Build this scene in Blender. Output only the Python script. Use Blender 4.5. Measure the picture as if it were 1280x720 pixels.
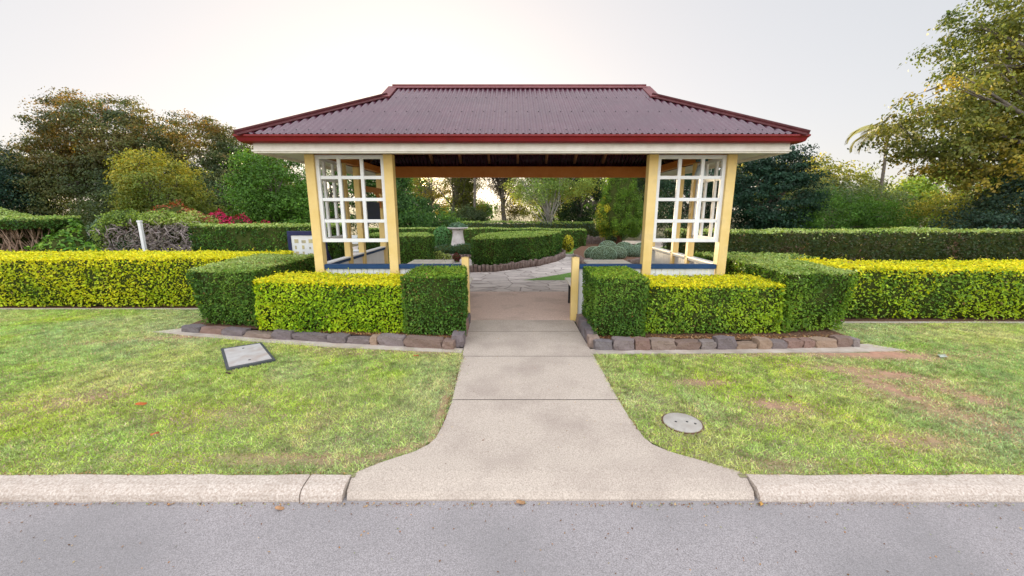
import bpy, bmesh, math, random
import numpy as np
from mathutils import Vector, Matrix
R = math.radians
random.seed(7)
rng = np.random.default_rng(11)
for o in list(bpy.data.objects): bpy.data.objects.remove(o)
S = bpy.context.scene
COL = S.collection

# ------------------------------------------------------------------ camera
cd = bpy.data.cameras.new('camera'); cam = bpy.data.objects.new('camera', cd); COL.objects.link(cam)
cam.location = (0, 0, 1.6); cam.rotation_euler = (R(90 - 11.4), 0, 0)
cd.sensor_width = 36; cd.lens = 36 * 485 / 1280; cd.clip_end = 2000; cd.clip_start = 0.05
S.camera = cam
# ------------------------------------------------------------------ sky, sun, exposure
SUN_EL, SUN_AZ = R(3.8), R(-12.6); SKY_FILL = 3.45          # low sun, a little left of straight ahead
w = bpy.data.worlds.new('World'); S.world = w; w.use_nodes = True
nt = w.node_tree; nt.nodes.clear()
sky = nt.nodes.new('ShaderNodeTexSky'); sky.sky_type = 'NISHITA'; sky.sun_disc = False
sky.sun_elevation = SUN_EL; sky.sun_rotation = SUN_AZ
sky.air_density = 0.8; sky.dust_density = 1.5; sky.ozone_density = 1.6; sky.altitude = 300
hs = nt.nodes.new('ShaderNodeHueSaturation'); hs.inputs['Saturation'].default_value = 0.8
hs.inputs['Value'].default_value = .85
bg = nt.nodes.new('ShaderNodeBackground'); bg.inputs[1].default_value = 0.15
wo = nt.nodes.new('ShaderNodeOutputWorld')
# clear sky evened out, with unseen fill light added overhead and behind the camera
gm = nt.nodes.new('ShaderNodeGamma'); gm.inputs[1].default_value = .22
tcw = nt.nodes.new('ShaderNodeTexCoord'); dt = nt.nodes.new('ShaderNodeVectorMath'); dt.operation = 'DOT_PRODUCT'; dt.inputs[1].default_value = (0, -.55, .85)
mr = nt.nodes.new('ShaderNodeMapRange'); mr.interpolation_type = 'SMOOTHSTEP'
mr.inputs[1].default_value = .05; mr.inputs[2].default_value = .85; mr.inputs[3].default_value = 1.0; mr.inputs[4].default_value = SKY_FILL
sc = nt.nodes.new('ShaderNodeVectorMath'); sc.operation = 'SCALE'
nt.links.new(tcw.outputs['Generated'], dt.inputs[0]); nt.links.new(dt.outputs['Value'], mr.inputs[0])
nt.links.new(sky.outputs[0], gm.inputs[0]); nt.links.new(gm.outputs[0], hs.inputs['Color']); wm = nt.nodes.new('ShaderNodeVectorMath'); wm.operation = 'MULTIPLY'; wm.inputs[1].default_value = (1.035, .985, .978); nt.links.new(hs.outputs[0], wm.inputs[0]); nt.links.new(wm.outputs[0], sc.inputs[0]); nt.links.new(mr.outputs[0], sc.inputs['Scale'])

# the sun itself and its aureole, low in the sky where the sun lamp shines from
sd_ = nt.nodes.new('ShaderNodeVectorMath'); sd_.operation = 'DOT_PRODUCT'
sd_.inputs[1].default_value = (math.sin(SUN_AZ) * math.cos(SUN_EL), math.cos(SUN_AZ) * math.cos(SUN_EL), math.sin(SUN_EL))
nt.links.new(tcw.outputs['Generated'], sd_.inputs[0])
ac = nt.nodes.new('ShaderNodeMath'); ac.operation = 'ARCCOSINE'; nt.links.new(sd_.outputs['Value'], ac.inputs[0])
def term(width, amp, power=1.0):
    a = nt.nodes.new('ShaderNodeMath'); a.operation = 'DIVIDE'; a.inputs[1].default_value = width; nt.links.new(ac.outputs[0], a.inputs[0])
    b = nt.nodes.new('ShaderNodeMath'); b.operation = 'POWER'; b.inputs[1].default_value = power; nt.links.new(a.outputs[0], b.inputs[0])
    c = nt.nodes.new('ShaderNodeMath'); c.operation = 'MULTIPLY'; c.inputs[1].default_value = -1; nt.links.new(b.outputs[0], c.inputs[0])
    d = nt.nodes.new('ShaderNodeMath'); d.operation = 'EXPONENT'; nt.links.new(c.outputs[0], d.inputs[0])
    e = nt.nodes.new('ShaderNodeMath'); e.operation = 'MULTIPLY'; e.inputs[1].default_value = amp; nt.links.new(d.outputs[0], e.inputs[0]); return e.outputs[0]
ad = nt.nodes.new('ShaderNodeMath'); ad.operation = 'ADD'; nt.links.new(term(R(.55), 60, 4), ad.inputs[0]); ad0 = nt.nodes.new('ShaderNodeMath'); ad0.operation = 'ADD'; nt.links.new(term(R(4.0), 2.4), ad0.inputs[0]); nt.links.new(term(R(16), .5), ad0.inputs[1]); nt.links.new(ad0.outputs[0], ad.inputs[1])
gl = nt.nodes.new('ShaderNodeVectorMath'); gl.operation = 'SCALE'; gl.inputs[0].default_value = (1.0, .70, .28); nt.links.new(ad.outputs[0], gl.inputs['Scale'])
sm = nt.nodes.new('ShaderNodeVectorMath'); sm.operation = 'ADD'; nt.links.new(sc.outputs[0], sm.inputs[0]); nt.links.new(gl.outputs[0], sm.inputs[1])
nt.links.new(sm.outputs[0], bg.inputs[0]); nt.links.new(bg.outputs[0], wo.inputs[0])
sl = bpy.data.lights.new('sun', 'SUN'); sl.energy = 2.2; sl.angle = R(0.6); sl.color = (1.0, 0.80, 0.52)
so = bpy.data.objects.new('sun', sl); COL.objects.link(so)
sv = Vector((math.sin(SUN_AZ) * math.cos(SUN_EL), math.cos(SUN_AZ) * math.cos(SUN_EL), math.sin(SUN_EL)))
so.rotation_euler = sv.to_track_quat('Z', 'Y').to_euler()
so.location = (-20, 90, 12)
S.view_settings.view_transform = 'Standard'; S.view_settings.look = 'None'
S.view_settings.exposure = 2.5; S.view_settings.gamma = 1
S.cycles.max_bounces = 8; S.cycles.diffuse_bounces = 4; S.cycles.transmission_bounces = 4

# ------------------------------------------------------------------ tags
def tag(o, label=None, cat=None, group=None, kind=None):
    if label: o['label'] = label
    if cat: o['category'] = cat
    if group: o['group'] = group
    if kind: o['kind'] = kind
    return o
def thing(name, label, cat, loc=(0, 0, 0), rotz=0, group=None):
    o = bpy.data.objects.new(name, None); COL.objects.link(o); o.location = loc; o.rotation_euler = (0, 0, rotz)
    o.empty_display_size = .2
    return tag(o, label, cat, group)
def structure(o, label=None): return tag(o, label, None, None, 'structure')

# ------------------------------------------------------------------ materials
def mat(name, c, rough=.8, c2=None, scale=8, detail=6, bump=0, bscale=None, metal=0, spec=.3, lo=.35, hi=.65, c3=None, s3=1.0, amt3=.5, lo3=.5, hi3=.7, bdist=.02):
    m = bpy.data.materials.new(name); m.use_nodes = True; n = m.node_tree; p = n.nodes['Principled BSDF']
    p.inputs['Base Color'].default_value = (*c, 1); p.inputs['Roughness'].default_value = rough
    p.inputs['Metallic'].default_value = metal; p.inputs['Specular IOR Level'].default_value = spec
    tc = n.nodes.new('ShaderNodeTexCoord')
    if c2:
        t = n.nodes.new('ShaderNodeTexNoise'); t.inputs['Scale'].default_value = scale; t.inputs['Detail'].default_value = detail
        t.inputs['Roughness'].default_value = .65
        r = n.nodes.new('ShaderNodeValToRGB'); r.color_ramp.elements[0].position = lo; r.color_ramp.elements[1].position = hi
        r.color_ramp.elements[0].color = (*c, 1); r.color_ramp.elements[1].color = (*c2, 1)
        n.links.new(tc.outputs['Object'], t.inputs['Vector']); n.links.new(t.outputs['Fac'], r.inputs[0])
        out = r.outputs[0]
        if c3:
            t3 = n.nodes.new('ShaderNodeTexNoise'); t3.inputs['Scale'].default_value = s3; t3.inputs['Detail'].default_value = 5
            r3 = n.nodes.new('ShaderNodeMapRange'); r3.inputs[1].default_value = lo3; r3.inputs[2].default_value = hi3; r3.inputs[4].default_value = amt3
            n.links.new(tc.outputs['Object'], t3.inputs['Vector']); n.links.new(t3.outputs['Fac'], r3.inputs[0])
            mx = n.nodes.new('ShaderNodeMix'); mx.data_type = 'RGBA'; mx.inputs[7].default_value = (*c3, 1)
            n.links.new(r3.outputs[0], mx.inputs[0]); n.links.new(out, mx.inputs[6]); out = mx.outputs[2]
        n.links.new(out, p.inputs['Base Color'])
    if bump:
        tb = n.nodes.new('ShaderNodeTexNoise'); tb.inputs['Scale'].default_value = bscale or scale * 3; tb.inputs['Detail'].default_value = 5
        b = n.nodes.new('ShaderNodeBump'); b.inputs['Strength'].default_value = bump; b.inputs['Distance'].default_value = bdist
        n.links.new(tc.outputs['Object'], tb.inputs['Vector']); n.links.new(tb.outputs['Fac'], b.inputs['Height']); n.links.new(b.outputs[0], p.inputs['Normal'])
    return m
def leafmat(name='leaf', trans=.35, rough=.5, spec=.25):
    m = bpy.data.materials.new(name); m.use_nodes = True; n = m.node_tree; p = n.nodes['Principled BSDF']
    a = n.nodes.new('ShaderNodeAttribute'); a.attribute_name = 'tint'
    p.inputs['Roughness'].default_value = rough; p.inputs['Specular IOR Level'].default_value = spec
    tr = n.nodes.new('ShaderNodeBsdfTranslucent'); mx = n.nodes.new('ShaderNodeMixShader'); mx.inputs[0].default_value = trans
    g = n.nodes.new('ShaderNodeMix'); g.data_type = 'RGBA'; g.blend_type = 'MULTIPLY'; g.inputs[0].default_value = 1; g.inputs[7].default_value = (1.25, 1.15, .55, 1)
    n.links.new(a.outputs['Color'], p.inputs['Base Color']); n.links.new(a.outputs['Color'], g.inputs[6]); n.links.new(g.outputs[2], tr.inputs[0])
    n.links.new(p.outputs[0], mx.inputs[1]); n.links.new(tr.outputs[0], mx.inputs[2])
    n.links.new(mx.outputs[0], n.nodes['Material Output'].inputs[0])
    return m
M = {}
M['leaf'] = leafmat('leaf')
M['leaf_matte'] = leafmat('leaf_matte', .2, .8, .1)
M['grass'] = leafmat('grass_blade', .3, .7, .15)
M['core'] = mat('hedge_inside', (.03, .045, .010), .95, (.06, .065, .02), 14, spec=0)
M['yellow'] = mat('yellow_paint', (.72, .50, .17), .5, (.80, .58, .24), 3, bump=.1, bscale=40, c3=(.45, .32, .14), s3=6, amt3=.35, lo3=.58, hi3=.75)
M['orange'] = mat('orange_timber', (.46, .15, .022), .5, (.52, .19, .035), 4, bump=.1, bscale=40)  # yellow paint with warm sun flare and shade put into its colour
M['white'] = mat('white_paint', (.80, .79, .77), .45, (.72, .70, .68), 5, bump=.08, bscale=30)
M['cream'] = mat('cream_paint', (.74, .69, .60), .5, (.66, .60, .50), 5, c3=(.4, .34, .26), s3=9, amt3=.25)
M['tabletop'] = mat('pale_table_boards', (.86, .80, .70), .5, (.78, .71, .60), 6)
M['navy'] = mat('navy_paint', (.010, .042, .115), .55, (.016, .055, .14), 9, spec=.25)
M['navyd'] = mat('dark_navy_paint', (.010, .014, .06), .45, (.02, .025, .09), 9)
M['gutter'] = mat('red_gutter_paint', (.15, .005, .006), .4, (.19, .008, .009), 5, spec=.3)
M['cap'] = mat('maroon_cap_metal', (.12, .022, .024), .45, (.17, .04, .04), 8, spec=.35)
M['roof'] = mat('maroon_roof_metal', (.060, .014, .028), .27, (.090, .024, .042), 2.2, spec=.9, c3=(.15, .10, .11), s3=7, amt3=.3, lo3=.5, hi3=.75, lo=.3, hi=.7)
M['rafter'] = mat('brown_rafter_timber', (.26, .11, .05), .7, (.34, .16, .08), 6)
M['soffit'] = mat('soffit_board', (.62, .58, .56), .6, (.54, .50, .48), 4)
M['black'] = mat('black_metal', (.012, .012, .014), .45, spec=.5)
M['darkgrey'] = mat('dark_grey_metal', (.05, .055, .06), .6, (.08, .08, .085), 12)
M['zinc'] = mat('pale_plate', (.50, .47, .45), .6, (.42, .38, .36), 16, c3=(.35, .24, .18), s3=7, amt3=.5, bump=.15, bscale=90)
M['concrete'] = mat('path_concrete', (.35, .282, .228), .9, (.59, .495, .41), 130, detail=8, bump=.8, bscale=170, c3=(.25, .19, .16), s3=2.1, amt3=.5, lo3=.44, hi3=.74, bdist=.004, lo=.36, hi=.62)
M['slab'] = mat('pink_slab', (.50, .35, .28), .9, (.70, .53, .43), 60, detail=8, bump=.4, bscale=120, c3=(.30, .22, .18), s3=1.7, amt3=.5, bdist=.004)
M['kerb'] = mat('kerb_concrete', (.38, .29, .23), .9, (.66, .57, .49), 90, detail=8, bump=.9, bscale=120, c3=(.30, .23, .18), s3=4.5, amt3=.4, lo3=.5, hi3=.7, bdist=.006)
M['strip'] = mat('mowing_strip_concrete', (.44, .35, .28), .9, (.52, .46, .39), 7, bump=.5, bscale=70, c3=(.26, .22, .18), s3=3, amt3=.6)
M['asphalt'] = mat('worn_asphalt', (.21, .187, .182), .92, (.43, .385, .38), 190, detail=3, bump=.8, bscale=260, c3=(.21, .195, .19), s3=1.1, amt3=.5, lo3=.42, hi3=.62, bdist=.004)
M['soil'] = mat('bed_soil', (.10, .045, .025), .95, (.20, .11, .065), 30, bump=.9, bscale=60)
M['turf'] = mat('turf_soil', (.16, .19, .06), .95, (.28, .27, .11), 6, bump=.9, bscale=60, c3=(.33, .19, .10), s3=1.2, amt3=.6, lo3=.55, hi3=.7)
M['ground'] = mat('mulch_ground', (.055, .06, .022), .95, (.09, .075, .035), 2, bump=.5, bscale=8)
M['lawn_far'] = mat('far_lawn', (.10, .21, .035), .9, (.15, .27, .055), 18, bump=.9, bscale=90)
M['bark'] = mat('grey_bark', (.10, .08, .06), .9, (.19, .16, .13), 9, bump=.8, bscale=30)
M['palebark'] = mat('pale_bark', (.30, .27, .24), .9, (.42, .39, .35), 9, bump=.6, bscale=30)
M['redbark'] = mat('red_bark', (.12, .05, .03), .9, (.2, .09, .05), 9, bump=.8, bscale=30)
M['twig'] = mat('dry_twig', (.30, .18, .12), .9, (.42, .30, .22), 12)
M['greytwig'] = mat('grey_twig', (.26, .20, .19), .9, (.40, .33, .31), 12)
M['log'] = mat('weathered_log_edge', (.14, .09, .075), .9, (.28, .21, .18), 9, bump=.7, bscale=30)
M['urn'] = mat('urn_concrete', (.55, .48, .44), .85, (.68, .62, .58), 8, bump=.4, bscale=50, c3=(.35, .28, .24), s3=5, amt3=.5)
M['joint'] = mat('dark_joint', (.10, .08, .07), .95)
def stone_mat():
    m = mat('border_stone', (.2, .13, .11), .9, (.3, .22, .19), 14, bump=.9, bscale=45)
    n = m.node_tree; p = n.nodes['Principled BSDF']; a = n.nodes.new('ShaderNodeAttribute'); a.attribute_name = 'tint'
    src = p.inputs['Base Color'].links[0].from_socket
    mx = n.nodes.new('ShaderNodeMix'); mx.data_type = 'RGBA'; mx.inputs[0].default_value = .72
    n.links.new(src, mx.inputs[6]); n.links.new(a.outputs['Color'], mx.inputs[7]); n.links.new(mx.outputs[2], p.inputs['Base Color'])
    return m
M['stone'] = stone_mat()
M['earth'] = stone_mat(); M['earth'].name = 'bare_earth'
for n_ in M['earth'].node_tree.nodes:
    if n_.type == 'MIX': n_.inputs[0].default_value = .78
    if n_.type == 'BUMP': n_.inputs['Strength'].default_value = 1.0; n_.inputs['Distance'].default_value = .03
def flag_mat():
    m = bpy.data.materials.new('flagstone_paving'); m.use_nodes = True; n = m.node_tree; p = n.nodes['Principled BSDF']
    tc = n.nodes.new('ShaderNodeTexCoord'); mp = n.nodes.new('ShaderNodeMapping'); mp.inputs['Scale'].default_value = (1, 1.3, 1)
    ns = n.nodes.new('ShaderNodeTexNoise'); ns.inputs['Scale'].default_value = 1.6
    va = n.nodes.new('ShaderNodeVectorMath'); va.operation = 'MULTIPLY_ADD'; va.inputs[1].default_value = (.25, .25, 0)
    v = n.nodes.new('ShaderNodeTexVoronoi'); v.feature = 'DISTANCE_TO_EDGE'; v.inputs['Scale'].default_value = 2.3
    vc = n.nodes.new('ShaderNodeTexVoronoi'); vc.inputs['Scale'].default_value = 2.3
    n.links.new(tc.outputs['Object'], mp.inputs[0]); n.links.new(mp.outputs[0], ns.inputs['Vector'])
    n.links.new(ns.outputs['Color'], va.inputs[0]); n.links.new(mp.outputs[0], va.inputs[2])
    n.links.new(va.outputs[0], v.inputs['Vector']); n.links.new(va.outputs[0], vc.inputs['Vector'])
    r = n.nodes.new('ShaderNodeValToRGB'); r.color_ramp.elements[0].position = .012; r.color_ramp.elements[1].position = .04
    n.links.new(v.outputs[0], r.inputs[0])
    sep = n.nodes.new('ShaderNodeSeparateColor'); n.links.new(vc.outputs['Color'], sep.inputs[0])
    cr = n.nodes.new('ShaderNodeValToRGB'); cr.color_ramp.elements[0].color = (.42, .355, .32, 1); cr.color_ramp.elements[1].color = (.60, .52, .465, 1)
    n.links.new(sep.outputs[0], cr.inputs[0])
    n2 = n.nodes.new('ShaderNodeTexNoise'); n2.inputs['Scale'].default_value = 12; n2.inputs['Detail'].default_value = 6; n.links.new(tc.outputs['Object'], n2.inputs['Vector'])
    mr = n.nodes.new('ShaderNodeMapRange'); mr.inputs[3].default_value = .75; mr.inputs[4].default_value = 1.2; n.links.new(n2.outputs[0], mr.inputs[0])
    m1 = n.nodes.new('ShaderNodeMix'); m1.data_type = 'RGBA'; m1.inputs[6].default_value = (.26, .21, .185, 1)
    n.links.new(r.outputs[0], m1.inputs[0]); n.links.new(cr.outputs[0], m1.inputs[7])
    m2 = n.nodes.new('ShaderNodeMix'); m2.data_type = 'RGBA'; m2.blend_type = 'MULTIPLY'; m2.inputs[0].default_value = 1
    n.links.new(m1.outputs[2], m2.inputs[6]); n.links.new(mr.outputs[0], m2.inputs[7]); n.links.new(m2.outputs[2], p.inputs['Base Color'])
    b = n.nodes.new('ShaderNodeBump'); b.inputs['Strength'].default_value = .6; b.inputs['Distance'].default_value = .01
    n.links.new(r.outputs[0], b.inputs['Height']); n.links.new(b.outputs[0], p.inputs['Normal']); p.inputs['Roughness'].default_value = .85
    return m
M['flag'] = flag_mat()

# ------------------------------------------------------------------ mesh helpers
class MB:
    """collects shapes that become ONE mesh object"""
    def __init__(s): s.v = []; s.f = []; s.smooth = []
    def add(s, vs, fs, sm=False):
        k = len(s.v); s.v += [tuple(v) for v in vs]; s.f += [tuple(i + k for i in f) for f in fs]; s.smooth += [sm] * len(fs)
    def box(s, x0, x1, y0, y1, z0, z1, b=0):
        if b <= 0:
            s.add([(x, y, z) for z in (z0, z1) for y in (y0, y1) for x in (x0, x1)],
                  [(0, 2, 3, 1), (4, 5, 7, 6), (0, 1, 5, 4), (2, 6, 7, 3), (0, 4, 6, 2), (1, 3, 7, 5)]); return
        b = min(b, (x1 - x0) * .45, (y1 - y0) * .45, (z1 - z0) * .45)
        bm = bmesh.new(); bmesh.ops.create_cube(bm, size=1)
        for v in bm.verts: v.co = Vector(((x0 + x1) / 2 + v.co.x * (x1 - x0), (y0 + y1) / 2 + v.co.y * (y1 - y0), (z0 + z1) / 2 + v.co.z * (z1 - z0)))
        bmesh.ops.bevel(bm, geom=bm.edges[:], offset=b, segments=2, affect='EDGES', profile=.6)
        s.bm(bm)
    def bm(s, bm, sm=False):
        bm.verts.index_update(); s.add([v.co[:] for v in bm.verts], [[v.index for v in f.verts] for f in bm.faces], sm); bm.free()
    def beam(s, a, b, wd, h, up=(0, 0, 1)):
        a = Vector(a); b = Vector(b); d = (b - a).normalized(); u = Vector(up)
        r = d.cross(u).normalized(); u = r.cross(d).normalized()
        c = [p + r * i * wd / 2 + u * j * h / 2 for p in (a, b) for i, j in ((-1, -1), (1, -1), (1, 1), (-1, 1))]
        s.add(c, [(0, 3, 2, 1), (4, 5, 6, 7), (0, 1, 5, 4), (1, 2, 6, 5), (2, 3, 7, 6), (3, 0, 4, 7)])
    def tube(s, pts, rad, n=8, cap=True):
        pts = [Vector(p) for p in pts]; vs = []; fs = []
        for i, p in enumerate(pts):
            d = (pts[min(i + 1, len(pts) - 1)] - pts[max(i - 1, 0)])
            d = d.normalized() if d.length > 1e-6 else Vector((0, 0, 1))
            u = d.cross(Vector((0.31, .95, .05))); u.normalize(); v = d.cross(u)
            r = rad[i] if hasattr(rad, '__len__') else rad
            for k in range(n):
                a = 2 * math.pi * k / n; vs.append(p + u * math.cos(a) * r + v * math.sin(a) * r)
        for i in range(len(pts) - 1):
            for k in range(n):
                q = (k + 1) % n; fs.append((i * n + k, i * n + q, (i + 1) * n + q, (i + 1) * n + k))
        if cap: fs.append(tuple(range(n))[::-1]); fs.append(tuple(range((len(pts) - 1) * n, len(pts) * n)))
        s.add(vs, fs, True)
    def lathe(s, prof, n=28, c=(0, 0, 0)):
        vs = [(c[0] + r * math.cos(2 * math.pi * k / n), c[1] + r * math.sin(2 * math.pi * k / n), c[2] + z) for r, z in prof for k in range(n)]
        fs = [(i * n + k, i * n + (k + 1) % n, (i + 1) * n + (k + 1) % n, (i + 1) * n + k) for i in range(len(prof) - 1) for k in range(n)]
        fs.append(tuple(range(n))[::-1]); fs.append(tuple(range((len(prof) - 1) * n, len(prof) * n)))
        s.add(vs, fs, True)
    def prism(s, poly, z0, z1):
        n = len(poly)
        s.add([(x, y, z0) for x, y in poly] + [(x, y, z1) for x, y in poly],
              [tuple(range(n))[::-1], tuple(range(n, 2 * n))] + [(i, (i + 1) % n, n + (i + 1) % n, n + i) for i in range(n)])
    def build(s, name, material, parent=None):
        me = bpy.data.meshes.new(name); me.from_pydata(s.v, [], s.f); me.polygons.foreach_set('use_smooth', s.smooth)
        me.materials.append(material); me.update()
        o = bpy.data.objects.new(name, me); COL.objects.link(o); o.parent = parent
        return o
def sheet(name, poly, z, material, cell=None):
    mb = MB(); mb.add([(x, y, z) for x, y in poly], [tuple(range(len(poly)))]); return mb.build(name, material)

def quads_object(name, V, C, material, parent=None, core=None):
    """V (N,k,3) one polygon of k corners each, C (N,3) colour of each; core = MB drawn with the second material"""
    N, k = V.shape[:2]
    nv = N * k; cv = np.array(core.v, dtype=np.float32).reshape(-1, 3) if core else np.zeros((0, 3), np.float32)
    cf = core.f if core else []
    me = bpy.data.meshes.new(name)
    me.vertices.add(nv + len(cv))
    me.vertices.foreach_set('co', np.concatenate([V.reshape(-1, 3).astype(np.float32), cv]).ravel())
    loops = list(range(0)); cl = [i + nv for f in cf for i in f]; cn = [len(f) for f in cf]
    me.loops.add(nv + len(cl)); me.loops.foreach_set('vertex_index', np.concatenate([np.arange(nv), np.array(cl, dtype=np.int64)]).astype(np.int32))
    me.polygons.add(N + len(cf))
    st = np.concatenate([np.arange(N) * k, nv + np.concatenate([[0], np.cumsum(cn)[:-1]]) if cn else np.array([])]).astype(np.int32)
    me.polygons.foreach_set('loop_start', st)
    me.materials.append(material)
    if core:
        me.materials.append(M['core']); me.polygons.foreach_set('material_index', np.concatenate([np.zeros(N), np.ones(len(cf))]).astype(np.int32))
    a = me.color_attributes.new('tint', 'FLOAT_COLOR', 'POINT')
    cc = np.ones((nv + len(cv), 4), np.float32); cc[:nv, :3] = np.repeat(C, k, axis=0)
    a.data.foreach_set('color', cc.ravel())
    me.update(calc_edges=True); me.validate()
    o = bpy.data.objects.new(name, me); COL.objects.link(o); o.parent = parent
    return o
def unit(v): return v / np.maximum(np.linalg.norm(v, axis=-1, keepdims=True), 1e-6)
def leaf_quads(P, Nrm, size, spread=.6, aspect=.55, fold=True):
    """leaf-shaped rhombi at P, facing about Nrm"""
    N = len(P); n = unit(Nrm + rng.normal(0, spread, (N, 3)))
    t = unit(np.cross(n, rng.normal(0, 1, (N, 3)))); b = np.cross(n, t)
    sz = (size * rng.uniform(.6, 1.25, N))[:, None]
    A = P - t * sz * .5; B = P + b * sz * .5 * aspect + n * sz * .06; C_ = P + t * sz * .5; D = P - b * sz * .5 * aspect + n * sz * .06
    return np.stack([A, B, C_, D], 1)
_LAT = np.random.default_rng(99).uniform(-1, 1, 65536)
def noise3(P, f, seed=0):
    """value noise on a turned lattice, about -1 .. 1"""
    P = np.asarray(P, float) * f * .33 + seed * 7.31
    c1, s1, c2, s2 = math.cos(.7 + seed), math.sin(.7 + seed), math.cos(.5), math.sin(.5)
    x = P[:, 0] * c1 - P[:, 1] * s1; y = P[:, 0] * s1 + P[:, 1] * c1; z = P[:, 2]; y, z = y * c2 - z * s2, y * s2 + z * c2
    ix, iy, iz = np.floor(x).astype(np.int64), np.floor(y).astype(np.int64), np.floor(z).astype(np.int64)
    fx, fy, fz = x - ix, y - iy, z - iz; fx = fx * fx * (3 - 2 * fx); fy = fy * fy * (3 - 2 * fy); fz = fz * fz * (3 - 2 * fz)
    def h(a, b, c): return _LAT[((a * 73856093) ^ (b * 19349663) ^ (c * 83492791) ^ (seed * 2654435)) & 65535]
    o = 0
    for a in (0, 1):
        for b in (0, 1):
            for c in (0, 1): o = o + h(ix + a, iy + b, iz + c) * (fx if a else 1 - fx) * (fy if b else 1 - fy) * (fz if c else 1 - fz)
    return o * 1.5
def pick(pal, N, P=None, f=3, seed=0):
    """palette of (colour, weight); patchy choice plus per-leaf brightness jitter"""
    c = np.array([p[0] for p in pal]); wt = np.array([p[1] for p in pal], float); cum = np.cumsum(wt / wt.sum())
    u = rng.uniform(0, 1, N)
    if P is not None: u = np.clip(.5 * u + .5 * (.5 + .5 * noise3(P, f, seed)), 0, .999)
    i = np.minimum(np.searchsorted(cum, u), len(pal) - 1)
    return c[i] * rng.uniform(.7, 1.3, (N, 1)) * rng.uniform(.93, 1.07, (N, 3))

# palettes, darkest first (real leaf colours)
DARK = [((.022, .06, .012), 2), ((.055, .13, .018), 5), ((.11, .225, .028), 4), ((.20, .33, .04), 2)]
MID = [((.035, .09, .01), 2), ((.10, .20, .018), 5), ((.19, .33, .03), 4), ((.32, .46, .04), 2)]
LIME = [((.07, .16, .01), .8), ((.20, .36, .012), 3), ((.38, .54, .015), 4), ((.54, .62, .015), 2.5)]
LIME2 = [((.08, .16, .01), .8), ((.26, .38, .012), 2.5), ((.48, .55, .015), 4), ((.64, .62, .015), 3)]
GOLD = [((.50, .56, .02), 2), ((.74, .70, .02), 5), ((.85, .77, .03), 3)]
TRIM = [((.16, .27, .04), 3), ((.33, .44, .11), 4), ((.46, .55, .20), 3)]
DUSK = [((.03, .05, .02), 3), ((.055, .085, .03), 5), ((.09, .12, .04), 4), ((.13, .12, .045), 2)]

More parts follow.
